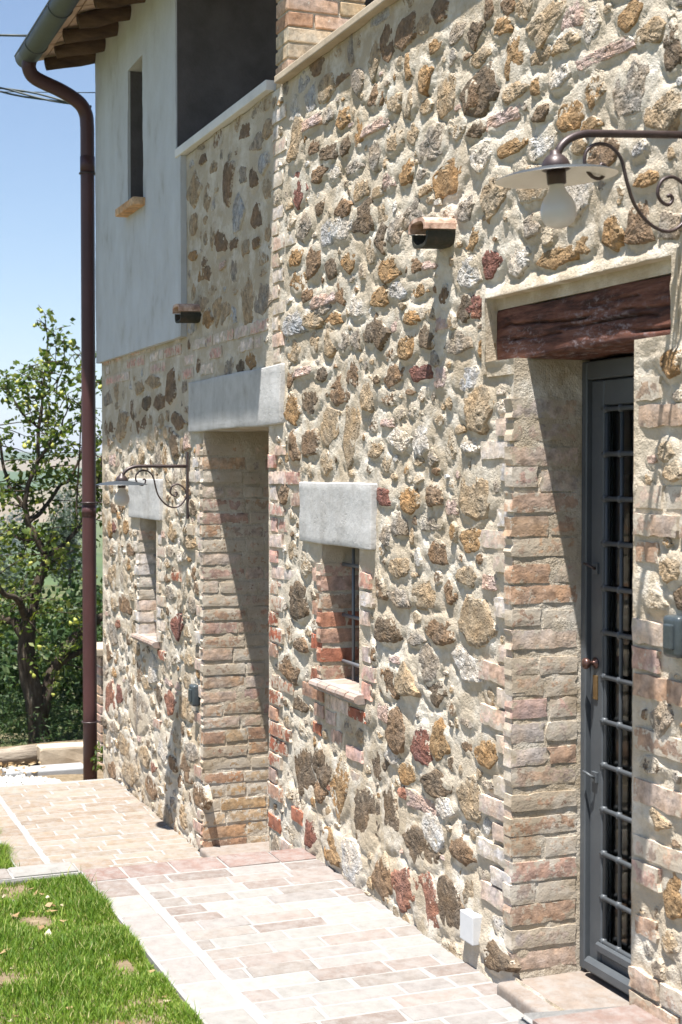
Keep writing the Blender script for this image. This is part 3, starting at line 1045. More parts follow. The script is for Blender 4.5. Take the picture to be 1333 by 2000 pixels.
# ---------------------------------------------------------------- reveals, floors and hidden walls of the house
def patch(name, x0, x1, y0, y1, z0, z1, axis, mat, parent, step=0.014, amp=0.004, out=-1):
    """a rough plastered sheet, flat on axis 'x' or 'z' at x0 / z0."""
    if axis == 'x':
        a = np.linspace(y0, y1, max(2, int(abs(y1 - y0) / step)))
        b = np.linspace(z0, z1, max(2, int(abs(z1 - z0) / step)))
        A, Bm = np.meshgrid(a, b, indexing='ij')
        h = .6 * amp * fbm(A + x0 * 7, Bm, .06, 3, 4) + amp * .4 * fbm(A, Bm, .2, 2, 8)
        h *= sstep(0, .03, np.abs(A - y0))
        V = np.stack([x0 + out * h.ravel(), A.ravel(), Bm.ravel()], 1)
    else:
        a = np.linspace(x0, x1, max(2, int(abs(x1 - x0) / step)))
        b = np.linspace(y0, y1, max(2, int(abs(y1 - y0) / step)))
        A, Bm = np.meshgrid(a, b, indexing='ij')
        h = amp * fbm(A, Bm, .06, 3, 4)
        V = np.stack([A.ravel(), Bm.ravel(), z0 + out * h.ravel()], 1)
    n1, n2 = A.shape
    i, j = np.meshgrid(np.arange(n1 - 1), np.arange(n2 - 1), indexing='ij')
    i, j = i.ravel(), j.ravel()
    F = np.stack([i * n2 + j, (i + 1) * n2 + j, (i + 1) * n2 + j + 1, i * n2 + j + 1], 1)
    return obj(name, V, F, mat, parent)


def reveal(r, depth, top=True):
    patch('reveal', r[1], 0, 0.012, -depth, r[2] - .02, r[3], 'x', M['mortar'], house)
    patch('reveal', r[0], 0, 0.012, -depth, r[2] - .02, r[3], 'x', M['mortar'], house, step=.03, amp=.002)
    if top:
        patch('reveal', r[0], r[1], 0.012, -depth, r[3], 0, 'z', M['mortar'], house, step=.02, amp=.002)


reveal(DOOR, 0.27, False)
reveal(WAY, 0.60)
reveal(WIN1, 0.24)
reveal(WIN2, 0.24)
# recess round the wooden beam
box('beam_bed', BEAM[0] - .02, BEAM[1] + .02, -0.29, -0.034, 2.245, 2.33, M['mortar'], house)
for x0, x1 in ((BEAM[0] - .03, BEAM[0]), (BEAM[1], BEAM[1] + .03)):
    box('beam_bed', x0, x1, -0.29, 0.009, 2.03, 2.30, M['mortar'], house)
box('beam_bed', DOOR[1] - .0, BEAM[1], -0.29, 0.005, 2.02, 2.066, M['mortar'], house)
box('beam_bed', BEAM[0], DOOR[0], -0.29, 0.005, 2.02, 2.066, M['mortar'], house)
box('beam_bed', BEAM[0], BEAM[1], -0.034, 0.011, 2.283, 2.287, M['mortar'], house)
# the beam itself, hewn and split
nu_, nz_ = 190, 44
a = np.linspace(0, 1, nu_)
b = np.linspace(-0.35, 1.1, nz_)
A, Bm = np.meshgrid(a, b, indexing='ij')
x = BEAM[0] + .003 + A * (BEAM[1] - BEAM[0] - .006)
lo = 2.063 + 0.006 * fbm(x, x * 0, .3, 3, 2) + 0.010 * np.sin(A * 3.1)
hi = 2.243 + 0.007 * fbm(x, x * 0, .22, 3, 6)
front = np.clip(Bm, 0, 1)
z = lo + front * (hi - lo)
under = np.clip(-Bm / .35, 0, 1)
over = np.clip((Bm - 1) / .1, 0, 1)
y = -0.030 + 0.005 * fbm(x, z * 2.2, .35, 3, 12) - 0.006 * (2 * front - 1) ** 8 - 0.24 * under - 0.05 * over
for c0, amp, a0, a1, dpt in ((0.42, .05, .12, .62, .014), (0.60, .06, .45, .98, .016), (0.20, .05, .02, .25, .012), (0.76, .04, .2, .5, .009), (0.34, .03, .6, .93, .009), (0.52, .06, .0, .35, .008)):
    line = c0 + amp * fbm(x, x * 0 + c0, .3, 3, int(c0 * 100)) + 0.08 * (A - .5)
    dist = np.abs(front - line) * 0.18
    wgt = sstep(a0 - .03, a0 + .03, A) * (1 - sstep(a1 - .05, a1, A))
    y -= 1.9 * dpt * wgt * np.exp(-(dist / 0.0030) ** 2)
V = np.stack([x.ravel(), y.ravel(), z.ravel()], 1)
i, j = np.meshgrid(np.arange(nu_ - 1), np.arange(nz_ - 1), indexing='ij')
i, j = i.ravel(), j.ravel()
obj('door_beam', V, np.stack([i * nz_ + j, i * nz_ + j + 1, (i + 1) * nz_ + j + 1, (i + 1) * nz_ + j], 1), M['beam'], house, label='dark split wooden beam over the glazed door')


def lintel(r, y1, name='lintel', lab=None, droop=0.0):
    bm = bmesh.new()
    bmesh.ops.create_cube(bm, size=1)
    for v in bm.verts:
        v.co = Vector((r[0] + (v.co.x + .5) * (r[1] - r[0]), -0.2 + (v.co.y + .5) * (y1 + .2), r[2] + (v.co.z + .5) * (r[3] - r[2])))
    bmesh.ops.bevel(bm, geom=bm.edges[:], offset=.006, segments=2, affect='EDGES', profile=.6)
    bmesh.ops.subdivide_edges(bm, edges=[e for e in bm.edges if e.calc_length() > .1], cuts=9, use_grid_fill=True)
    for v in bm.verts:
        n = 0.0028 * float(fbm(v.co.x, v.co.z, .12, 3, 5)) + 0.0015 * float(fbm(v.co.x, v.co.z, .03, 2, 7))
        v.co.y += n
        v.co.z += 0.003 * float(fbm(v.co.x, v.co.y, .25, 2, 3)) - droop * (v.co.x - r[0]) / (r[1] - r[0])
    bmesh.ops.recalc_face_normals(bm, faces=bm.faces[:])
    o = bm_obj(name, bm, M['lintel'], house, True)
    if lab:
        o['label'] = lab


lintel(LIN1, 0.026, lab='whitish cast stone lintel over the near barred window')
lintel(LIN2, 0.026, lab='whitish cast stone lintel over the far window behind the lamp')
lintel(LINW, 0.022, lab='long whitish cast stone lintel over the deep doorway')

# sills: a row of bull-nosed bricks
def sill(x0, x1, z, n, depth=0.055, mat='paver', cols=None):
    s = link('window_sill', None, house)
    w_ = (x1 - x0) / n
    for k in range(n):
        V, F = [], []
        prof = [(-0.26, 0.0), (depth - .018, -0.008), (depth - .004, -0.014), (depth, -0.026), (depth - .005, -0.038), (depth - .02, -0.045), (-0.26, -0.045)]
        xa, xb = x0 + k * w_ + .004, x0 + (k + 1) * w_ - .004
        for xx in (xa, xb):
            for (yy, zz) in prof:
                V.append((xx, yy, z + zz + .001 * (k % 2)))
        m = len(prof)
        for q in range(m):
            q2 = (q + 1) % m
            F.append((q, q2, m + q2, m + q))
        F.append(tuple(range(m))[::-1])
        F.append(tuple(range(m, 2 * m)))
        c = np.array(random.choice(cols or [(0.34, 0.25, 0.205), (0.36, 0.28, 0.24), (0.32, 0.225, 0.18)])) * random.uniform(.92, 1.06)
        obj('sill_brick', V, F, M[mat], s, col=(*c, 0), smooth=False)
    box('sill_bed', x0 + .01, x1 - .01, -0.25, depth - .022, z - .05, z - .006, M['pave_joint'], s)


sill(5.56, 6.10, 0.80, 5)
sill(8.86, 9.42, 0.665, 5)


# barred windows
def barred(r, depth):
    wn = link('window', None, house)
    box('frame', r[0], r[1], -depth - .05, -depth - .01, r[2], r[2] + .05, M['door'], wn)
    box('frame', r[0], r[1], -depth - .05, -depth - .01, r[3] - .05, r[3], M['door'], wn)
    box('frame', r[0], r[0] + .05, -depth - .049, -depth - .011, r[2] + .05, r[3] - .05, M['door'], wn)
    box('frame', r[1] - .05, r[1], -depth - .049, -depth - .011, r[2] + .05, r[3] - .05, M['door'], wn)
    box('pane', r[0] + .05, r[1] - .05, -depth - .035, -depth - .029, r[2] + .05, r[3] - .05, M['glass'], wn)
    for xx in (r[0] + .10, r[0] + .232, r[0] + .326):
        tube('bar', [(xx, -.094, r[2] + .02), (xx, -.094, r[3] - .02)], 0.0075, M['bars'], wn)
    for zz in (r[2] + .098, r[2] + .300, r[2] + .522):
        tube('bar', [(r[0] - .02, -.085, zz), (r[1] + .02, -.085, zz)], 0.0085, M['bars'], wn)
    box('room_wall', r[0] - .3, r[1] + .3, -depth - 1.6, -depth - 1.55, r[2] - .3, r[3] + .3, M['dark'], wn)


barred(WIN1, 0.150)
barred(WIN2, 0.150)

# dark rooms, hidden walls, floor of the loggia and terrace
hid = dict(parent=house)
box('back_wall', XN, XC - .02, -5.2, -5.0, -.8, 5.2, M['interior'], house)
box('far_gable_wall', XC - .22, XC - .012, -5.0, -0.03, -.8, 4.9, M['plaster'], house)
box('near_end_wall', XN, XN + .2, -5.0, -0.05, -.8, ZT, M['plaster'], house)
box('terrace_floor', XN + .2, XC - .22, -5.0, -0.05, 2.45, 2.62, M['interior'], house)
box('cross_wall', 8.360, 8.6, -5.0, 0.026, 2.62, 4.9, M['interior'], house)
box('loggia_wall', 4.0, 8.35, -3.4, -3.2, 2.62, 5.0, M['interior'], house)
box('parapet_back', XN, 6.52, -0.32, -0.05, 2.62, ZT, M['plaster'], house)
box('parapet_back', 6.705, 8.352, -0.30, -0.05, 2.62, ZT, M['plaster'], house)
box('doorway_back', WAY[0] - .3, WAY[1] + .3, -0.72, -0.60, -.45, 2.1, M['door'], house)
box('threshold', WAY[0] + .0, WAY[1] - .002, -0.60, 0.045, -.46, -.372, M['paver'], house, bev=.018, seg=3, smooth=True)
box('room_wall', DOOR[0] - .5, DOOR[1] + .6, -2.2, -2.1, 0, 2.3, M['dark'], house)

# ---------------------------------------------------------------- parapet caps
box('parapet_cap', XN, 6.575, -0.36, 0.046, ZT + .002, ZT + .036, M['cap_tan'], house, bev=.005, jit=.0008, label='thin tan stone cap on the terrace parapet')
box('parapet_cap', 6.71, 8.353, -0.36, 0.042, ZT + .006, ZT + .056, M['cap_white'], house, bev=.006, label='pale stone cap on the loggia parapet')

# ---------------------------------------------------------------- brick pier at the loggia corner
pier = box('pier', 6.537, 6.690, -0.392, -0.012, 2.62, 5.05, M['mortar'], house, label='square pier of yellow and pink bricks at the loggia corner')
k = 0
for z in np.arange(3.40, 4.35, 0.0735):
    for sy in (0,):
        cuts_ = [0.0, -.135, -.40] if k % 2 else [0.0, -.262, -.40]
        for y1, y0 in zip(cuts_[:-1], cuts_[1:]):
            c = np.array(random.choice([(0.46, 0.36, 0.23), (0.44, 0.32, 0.20), (0.48, 0.40, 0.29), (0.45, 0.33, 0.25), (0.34, 0.22, 0.15)])) * random.uniform(.85, 1.08)
            x0, x1 = 6.525 + random.uniform(-.002, .002), 6.702
            bm = bmesh.new()
            bmesh.ops.create_cube(bm, size=1)
            for v in bm.verts:
                v.co = Vector((x0 + (v.co.x + .5) * (x1 - x0), y0 + .006 + (v.co.y + .5) * (y1 - y0 - .012), z + (v.co.z + .5) * .061))
            bmesh.ops.bevel(bm, geom=bm.edges[:], offset=.004, segments=1, affect='EDGES')
            for v in bm.verts:
                v.co += Vector((random.gauss(0, .0015), random.gauss(0, .0015), random.gauss(0, .0015)))
            o = bm_obj('brick', bm, M['brick'], pier)
            at = o.data.attributes.new('col', 'FLOAT_COLOR', 'POINT')
            for d_ in at.data:
                d_.color = (*c, 0.30)
    k += 1

# ---------------------------------------------------------------- plastered end with the slit window
SL = (9.124, 9.53, 3.405, 4.30)
PX0, PX1, PZ0, PZ1, PY = 8.25, XC + 0.045, 2.475, 4.95, 0.036
us = lines(sorted({PX0, PX1, SL[0], SL[1], 8.356}), lambda u: .03)
zs = lines(sorted({PZ0, PZ1, SL[2], SL[3], ZT + .006}), lambda z: .03)
uu, zz = np.meshgrid(us, zs, indexing='ij')
hh = PY + 0.0045 * fbm(uu, zz * .6, .35, 3, 41) + .0015 * fbm(uu, zz, .06, 2, 3)
V = np.stack([uu.ravel(), hh.ravel(), zz.ravel()], 1)
F = []
n2 = len(zs)
for i in range(len(us) - 1):
    for j in range(n2 - 1):
        cu, cz = (us[i] + us[i + 1]) / 2, (zs[j] + zs[j + 1]) / 2
        if SL[0] < cu < SL[1] and SL[2] < cz < SL[3]:
            continue
        if cu < 8.356 and cz > ZT + .006:
            continue
        F.append((i * n2 + j, i * n2 + j + 1, (i + 1) * n2 + j + 1, (i + 1) * n2 + j))
V = list(map(tuple, V))
n0 = len(V)


def skirt(loop, depth):
    s = len(V)
    for q in loop:
        x_, y_, z_ = V[q]
        V.append((x_, -depth, z_))
    for q in range(len(loop) - 1):
        F.append((loop[q], loop[q + 1], s + q + 1, s + q))


skirt([i * n2 for i in range(len(us))], 0.0)
skirt([(len(us) - 1) * n2 + j for j in range(n2)], 0.3)
iz = int(np.argmin(abs(zs - ZT - .006)))
skirt([j for j in range(iz + 1)], 0.0)
ix = int(np.argmin(abs(us - 8.356)))
skirt([ix * n2 + j for j in range(iz, n2)], -0.024)
i0, i1 = int(np.argmin(abs(us - SL[0]))), int(np.argmin(abs(us - SL[1])))
j0, j1 = int(np.argmin(abs(zs - SL[2]))), int(np.argmin(abs(zs - SL[3])))
skirt([i * n2 + j1 for i in range(i0, i1 + 1)], .32)
skirt([i * n2 + j0 for i in range(i0, i1 + 1)], .32)
skirt([i0 * n2 + j for j in range(j0, j1 + 1)], .32)
skirt([i1 * n2 + j for j in range(j0, j1 + 1)], .32)
obj('plaster_coat', V, F, M['plaster'], house, smooth=False, label='whitish streaked lime plaster on the upper far end')
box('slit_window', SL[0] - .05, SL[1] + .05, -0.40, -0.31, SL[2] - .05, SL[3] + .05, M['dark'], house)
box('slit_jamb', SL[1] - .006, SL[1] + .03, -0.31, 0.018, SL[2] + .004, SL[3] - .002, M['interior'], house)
ss = link('window_sill', None, house, label='ochre tile sill under the slit window')
for k in range(4):
    w_ = (SL[1] - SL[0] + .10) / 4
    x0 = SL[0] - .05 + k * w_
    c = np.array(random.choice([(0.50, 0.31, 0.17), (0.54, 0.36, 0.21)]))
    o = box('sill_brick', x0 + .004, x0 + w_ - .004, -0.12, PY + .075, SL[2] - .045, SL[2] + .004, M['brick'], ss, bev=.006, tint=(*c, 0.1))

# ---------------------------------------------------------------- roof, rafters, gutter and downpipe
RX0, RX1 = 6.40, XC + 0.16
EY, EZ, SLP = 0.462, 4.615, math.tan(math.radians(15))


def roof_z(y):
    return EZ + (EY - y) * SLP


roof = obj('roof', [(x, y, roof_z(y) + dz) for dz in (0.0, .11) for (x, y) in ((RX0, EY), (RX1, EY), (RX1, -2.6), (RX0, -2.6))]
           + [(x, y, roof_z(-2.6) - (-2.6 - y) * SLP + dz) for dz in (0.0, .11) for (x, y) in ((RX1, -5.6), (RX0, -5.6))],
           [(0, 3, 2, 1), (4, 5, 6, 7), (0, 1, 5, 4), (1, 2, 6, 5), (0, 4, 7, 3), (2, 3, 9, 8), (6, 10, 11, 7), (8, 9, 11, 10), (2, 8, 10, 6), (3, 7, 11, 9)], M['soffit'], house, smooth=False)
# flat terracotta tiles that close the eaves between the rafters
y = EY - .02
row = 0
for y in np.arange(-0.25, EY - .05, 0.155):
    x = RX0 + 0.02
    while x < RX1 - .1:
        if x > 8.2:
            V = []
            for dz in (-.002, -.020 + random.uniform(-.003, .003)):
                for (xx, yy) in ((x + .006, y + .004), (x + .286, y + .004), (x + .286, y + .15), (x + .006, y + .15)):
                    V.append((min(xx, RX1), yy, roof_z(yy) + dz))
            obj('eave_tile', V, [(0, 1, 2, 3), (4, 7, 6, 5), (0, 4, 5, 1), (1, 5, 6, 2), (2, 6, 7, 3), (3, 7, 4, 0)], M['soffit'], roof, smooth=False)
        x += 0.29
for k, X in enumerate((10.54, 10.20, 9.83, 9.45, 9.05, 8.65, 8.25, 7.85, 7.45, 7.05, 6.65)):
    e = EY - .10 + random.uniform(-.03, .04)
    ys = np.linspace(e, -0.6, 9)
    pts = [(X + random.uniform(-.008, .008), q, roof_z(q) - .078 + random.uniform(-.006, .006)) for q in ys]
    rad = [0.050 + random.uniform(-.004, .006) for _ in ys]
    rad[0] *= 0.86
    tube('rafter', pts, rad, M['rafter'], roof, 9)
# gutter: half round
gx = np.linspace(RX0, XC + .12, 24)
gy, gz, gr = EY + .045, EZ - .005, 0.074
V, F = [], []
angs = np.linspace(math.pi * 1.02, 2 * math.pi * 0.99, 15)
for X in gx:
    for a in angs:
        V.append((X, gy + gr * math.cos(a), gz + gr * math.sin(a)))
m = len(angs)
for i in range(len(gx) - 1):
    for j in range(m - 1):
        F.append((i * m + j, (i + 1) * m + j, (i + 1) * m + j + 1, i * m + j + 1))
gut = obj('gutter', V, F, M['gutter'], house, label='grey half-round gutter along the eaves')
md = gut.modifiers.new('thick', 'SOLIDIFY')
md.thickness = .004
F = [tuple(range(m))]
obj('end_cap', [(XC + .122, gy + gr * math.cos(a), gz + gr * math.sin(a)) for a in angs], F, M['gutter'], gut, smooth=False)
tube('bead', [(RX0, gy + gr, gz + .004), (XC + .12, gy + gr, gz + .004)], .009, M['gutter'], gut)
for X in (XC - .30, XC - 1.15, XC - 2.0):
    tube('gutter_bracket', [(X, gy + (gr + .004) * math.cos(a), gz + (gr + .004) * math.sin(a)) for a in np.linspace(math.pi, 2 * math.pi, 16)], .006, M['gutter'], gut, 6)
DX, DY, DR = 10.585, 0.078, 0.050
pp = smooth_path([(XC - .02, gy, gz - .055), (XC - .01, gy, gz - .11), (XC + .01, gy - .05, gz - .165), (XC + .05, .27, gz - .225), (XC + .09, .14, gz - .285), (DX, DY + .010, gz - .36), (DX, DY, gz - .46)], 7)
down = tube('downpipe', np.vstack([pp, [(DX, DY, 3.4), (DX, DY, 2.2), (DX, DY, 1.0), (DX, DY, 0.0), (DX, DY, -.56)]]), DR, M['pipe'], house, 18, label='reddish brown round downpipe at the far house corner')
tube('pipe_joint', [(DX, DY, 3.83), (DX, DY, 3.95)], DR + .003, M['pipe'], down, 18)
tube('pipe_joint', [(DX, DY, 1.38), (DX, DY, 1.46)], DR + .002, M['pipe'], down, 18)
for z in (3.83, 1.48, -.10):
    cl = tube('pipe_clamp', [(DX + (DR + .006) * math.cos(a), DY + (DR + .006) * math.sin(a), z) for a in np.linspace(0, 2 * math.pi, 22)], .006, M['iron'], down, 6)
    tube('clamp_pin', [(DX - .02, DY - DR, z), (DX - .06, -.03, z)], .005, M['iron'], cl, 6)


# ---------------------------------------------------------------- tile spouts
def spout(X, z, tilt, lab, L=0.125):
    s = link('drain_spout', None, house, label=lab)

    def arch(name, ra, rb, t, flip, y1, mat, zz):
        V, F = [], []
        n = 12
        for yy, dz in ((-0.03, 0.0), (y1 * .5, -tilt * .5), (y1, -tilt)):
            for inner in (0, 1):
                for k in range(n + 1):
                    a = math.pi * k / n
                    sq = 0.62
                    cx = math.copysign(abs(math.cos(a)) ** sq, math.cos(a))
                    sz = abs(math.sin(a)) ** sq
                    V.append((X + (ra - inner * t) * cx, yy, zz + dz + flip * (rb - inner * t) * sz))
        m = 2 * (n + 1)
        for i in range(2):
            for k in range(n):
                F.append((i * m + k, i * m + k + 1, (i + 1) * m + k + 1, (i + 1) * m + k))
                F.append((i * m + n + 1 + k, (i + 1) * m + n + 1 + k, (i + 1) * m + n + 2 + k, i * m + n + 2 + k))
        for k in range(n):
            F.append((2 * m + k, 2 * m + k + 1, 2 * m + n + 2 + k, 2 * m + n + 1 + k))
        for i in range(2):
            F.append((i * m, (i + 1) * m, (i + 1) * m + n + 1, i * m + n + 1))
            F.append((i * m + n, i * m + 2 * n + 1, (i + 1) * m + 2 * n + 1, (i + 1) * m + n))
        obj(name, V, F, mat, s, smooth=False)
    arch('cover_tile', .072, .046, .013, 1, L, M['tile'], z)
    arch('trough_tile', .067, .054, .012, -1, L - .012, M['spout_dark'], z - .004)


spout(4.80, 2.555, 0.006, 'lichened terracotta drain spout on the sunlit wall above the near window')
spout(8.03, 2.590, 0.004, 'terracotta drain spout beside the lower edge of the plaster')

# ---------------------------------------------------------------- the glazed steel door
door = link('door', None, house, label='grey blue steel door with barred glass')
DYF = -0.235


def dbox(name, x0, x1, y0, y1, z0, z1, bev=.004):
    return box(name, x0, x1, y0, y1, z0, z1, M['door'], door, bev=bev, seg=1)


fz0, fz1 = 0.052, 2.062
dbox('frame', 4.244, 4.276, DYF - .07, DYF, fz0, fz1)
dbox('frame', 3.578, 3.608, DYF - .07, DYF, fz0, fz1)
dbox('frame', 3.609, 4.243, DYF - .069, DYF - .001, fz1 - .06, fz1)
lx0, lx1 = 3.612, 4.238
ly = DYF - .016
gz0, gz1 = 0.155, 1.915
gx0, gx1 = 3.696, 4.164
dbox('leaf_stile', gx1, lx1, ly - .045, ly, fz0 + .012, fz1 - .064)
dbox('leaf_stile', lx0, gx0, ly - .045, ly, fz0 + .012, fz1 - .064)
dbox('leaf_rail', gx0, gx1, ly - .044, ly - .001, gz1, fz1 - .064)
dbox('leaf_rail', gx0, gx1, ly - .044, ly - .001, fz0 + .012, gz0)
dbox('drip_moulding', gx0 - .015, gx1 + .015, ly - .002, ly + .016, gz0 - .022, gz0 + .010, .006)
dbox('kick_moulding', lx0 + .01, 4.232, ly - .002, ly + .030, fz0 + .004, fz0 + .052, .012)
box('pane', gx0, gx1, ly - .032, ly - .026, gz0, gz1, M['glass'], door)
nrow = 12
for k in range(nrow + 1):
    zz = gz0 + .012 + (gz1 - gz0 - .024) * k / nrow
    br = tube('grille_bar', [(gx0 - .006, ly - .004, zz), (gx1 + .008, ly - .004, zz)], .0082, M['door'], door, 8)
nv = 5
for k in range(nv + 1):
    xx = gx0 + .014 + (gx1 - gx0 - .02) * k / nv
    tube('grille_bar', [(xx, ly - .010, gz0), (xx, ly - .010, gz1)], .0068, M['door'], door, 8)
V, F = lathe_data([(0.0, -.012), (.009, -.011), (.012, 0), (.009, .011), (0, .012)], 10)
knot = mesh_of('grille_knot', V, F, M['door'])
for k in range(nrow + 1):
    for v_ in range(nv + 1):
        o = link('grille_knot', knot, door)
        o.location = (gx0 + .014 + (gx1 - gx0 - .02) * v_ / nv, ly - .006, gz0 + .012 + (gz1 - gz0 - .024) * k / nrow)
# knob, key plate, bolts
hz = 1.075
V, F = lathe_data([(0, 0), (.018, 0), (.019, .003), (.008, .006), (.007, .022), (.014, .027), (.019, .036), (.017, .045), (.008, .049), (0, .050)], 20)
V = [(4.204 + v[0], ly + v[2], hz + v[1]) for v in V]
obj('knob', V, F, M['copperknob'], door, label='brown round door knob')
box('key_plate', 4.188, 4.216, ly - .001, ly + .005, 0.955, 1.035, M['brass'], door, bev=.0025, label='small brass keyhole plate')
for zz, sg in ((1.385, 1), (0.700, -1)):
    box('bolt_plate', 4.186, 4.218, ly - .001, ly + .008, zz - .018, zz + .018, M['door'], door, bev=.002)
    tube('bolt_lever', [(4.196, ly + .01, zz), (4.197, ly + .022, zz + .006), (4.212, ly + .028, zz + .013), (4.232, ly + .030, zz + .015)], .0045, M['iron' if sg > 0 else 'door'], door, 7)

# ================================================================== GROUND, PATHS, STEPS
def path_slab(name, x0, x1, y0, y1, z, thick):
    return box(name, x0, x1, y0, y1, z - thick, z, M['pave_joint'], None, kind='structure')


ZF = -0.41
XS = 6.27
PW = 1.03
upper = path_slab('upper_path', 1.0, XS, -0.03, PW, -0.004, 0.6)
lower = path_slab('lower_path', XS, 10.08, -0.03, PW, ZF - .004, 0.6)


def paver(x0, x1, y0, y1, z, col, parent):
    g = .0045
    bev = .008
    V = []
    tilt = [random.uniform(-.0018, .0018) for _ in range(4)]
    hz_ = random.uniform(-.0025, .002)
    cs = [(x0 + g, y0 + g), (x1 - g, y0 + g), (x1 - g, y1 - g), (x0 + g, y1 - g)]
    cs = [(a + random.uniform(-.003, .003), b + random.uniform(-.003, .003)) for a, b in cs]
    cx, cy = (x0 + x1) / 2, (y0 + y1) / 2
    for (a, b) in cs:
        V.append((a, b, z - .03))
    for (a, b), t in zip(cs, tilt):
        V.append((a, b, z - .005 + hz_ + t))
    for (a, b), t in zip(cs, tilt):
        V.append((a + math.copysign(bev, cx - a), b + math.copysign(bev, cy - b), z + hz_ + t))
    F = [(8, 9, 10, 11)]
    for k in range(4):
        k2 = (k + 1) % 4
        F.append((k, k2, 4 + k2, 4 + k))
        F.append((4 + k, 4 + k2, 8 + k2, 8 + k))
    obj('paving_brick', V, F, M['paver'], parent, col=(*col, 0), smooth=False)


PCOL = [(0.232, 0.195, 0.174), (0.197, 0.160, 0.140), (0.232, 0.212, 0.198), (0.248, 0.237, 0.220), (0.215, 0.189, 0.168)]
PFAR = [(0.230, 0.181, 0.134), (0.213, 0.162, 0.118), (0.241, 0.199, 0.157), (0.235, 0.193, 0.151)]


def lay(x0, x1, z, parent, cols):
    x, k = x0, 0
    while x < x1 - .05:
        wd = min(0.112 * random.uniform(.92, 1.08), x1 - x)
        y = -0.02 - random.uniform(0, .24)
        while y < 0.835:
            L = random.choice((0.27, 0.27, 0.285, 0.25, 0.19)) * random.uniform(.95, 1.05)
            e = min(y + L, 0.842)
            if 0.842 - e < .06:
                e = 0.842
            c = np.array(random.choice(cols)) * random.uniform(.88, 1.06)
            if e > 0.02:
                paver(x, x + wd, max(y, -.02), e, z, c, parent)
            y = e
        x += wd
        k += 1
    x = x0
    while x < x1 - .03:
        L = min(0.265 * random.uniform(.95, 1.05), x1 - x)
        c = np.array(random.choice(cols)) * random.uniform(.92, 1.05)
        paver(x, x + L, 0.868, PW - .004, z, c, parent)
        x += L


lay(3.95, XS - .19, 0.0, upper, PCOL)
lay(XS + .02, 10.07, ZF, lower, PFAR)
y = -.02
while y < PW - .06:          # pinkish edge course on top of the step
    L = random.uniform(.19, .25)
    c = np.array(random.choice([(0.195, 0.13, 0.11), (0.205, 0.145, 0.125)])) * random.uniform(.93, 1.05)
    paver(XS - .188, XS + .008, y, min(y + L, PW), 0.003, c, upper)
    y += L
# door step with rounded nosing and a raised slab nearer the camera
box('door_sill', 3.35, 4.278, -0.30, 0.075, -.02, 0.040, M['paver'], house, bev=.016, seg=3, smooth=True)
cs_ = [(1.4, 0.0), (3.555, 0.0), (3.62, 0.355), (1.4, 0.355)]
bm = bmesh.new()
vs_ = [bm.verts.new((x, y, z)) for z in (-.03, .203) for x, y in cs_]
for f in ((3, 2, 1, 0), (4, 5, 6, 7), (0, 1, 5, 4), (1, 2, 6, 5), (2, 3, 7, 6), (3, 0, 4, 7)):
    bm.faces.new([vs_[k] for k in f])
bmesh.ops.bevel(bm, geom=bm.edges[:], offset=.016, segments=3, affect='EDGES')
bmesh.ops.recalc_face_normals(bm, faces=bm.faces[:])
stp = bm_obj('step', bm, M['pave_joint'], None, True, kind='structure')
for x in (2.85, 3.09, 3.33):
    paver(x, x + .225, .008, .345, 0.207, np.array(random.choice([(0.205, 0.15, 0.13), (0.195, 0.14, 0.12)])), stp)

# soil sheets, kerb
def sheet(name, x0, x1, y0, y1, zf, mat, n=40, **tags):
    xs, ys = np.linspace(x0, x1, n), np.linspace(y0, y1, n)
    A, Bm = np.meshgrid(xs, ys, indexing='ij')
    V = np.stack([A.ravel(), Bm.ravel(), (zf(A, Bm)).ravel()], 1)
    i, j = np.meshgrid(np.arange(n - 1), np.arange(n - 1), indexing='ij')
    i, j = i.ravel(), j.ravel()
    return obj(name, V, np.stack([i * n + j, (i + 1) * n + j, (i + 1) * n + j + 1, i * n + j + 1], 1), mat, None, **tags)


sheet('upper_lawn_soil', 0.5, 6.23, PW, 5.5, lambda a, b: -0.022 + 0.012 * fbm(a, b, .25, 3, 2), M['soil'], 90, kind='structure')
sheet('lower_lawn_soil', 6.4, 9.9, PW, 5.5, lambda a, b: ZF - .03 + 0.012 * fbm(a, b, .25, 3, 2), M['soil'], 60, kind='structure')
kerb = box('kerb', 6.235, 6.40, PW + .002, 5.5, -.6, 0.004, M['pave_joint'], None, bev=.015, seg=2, cuts=3, jit=.002, kind='structure')
y = PW + .01
while y < 4:
    L = random.uniform(.24, .28)
    paver(6.24, 6.395, y, y + L, 0.012, np.array(random.choice(PCOL)) * .95, kerb)
    y += L

# wide countryside: one sheet to the horizon
rr = np.concatenate([[0], np.geomspace(2.0, 6000, 90)])
th = np.radians(np.concatenate([np.arange(-60, 60, 1.2), np.arange(60, 300, 8)]))
RRm, TT = np.meshgrid(rr, th, indexing='ij')
gxx, gyy = 9.0 + RRm * np.cos(TT), RRm * np.sin(TT)
d_ = RRm
gzz = -0.66 - 0.35 * sstep(3.0, 9.0, d_) - 24 * sstep(9, 260, d_) + 46 * sstep(260, 1900, d_) + 14 * sstep(1900, 3800, d_) * (1 + .5 * np.sin(TT * 5))
gzz += sstep(40, 300, d_) * 5 * fbm(gxx, gyy, 180, 3, 5) + sstep(700, 2500, d_) * 16 * fbm(gxx, gyy, 700, 3, 15)
V = np.stack([gxx.ravel(), gyy.ravel(), gzz.ravel()], 1)
n2 = len(th)
F = []
for i in range(len(rr) - 1):
    for j in range(n2):
        F.append((i * n2 + j, (i + 1) * n2 + j, (i + 1) * n2 + (j + 1) % n2, i * n2 + (j + 1) % n2))
obj('ground', V, np.array(F), M['ground'], None, kind='structure')


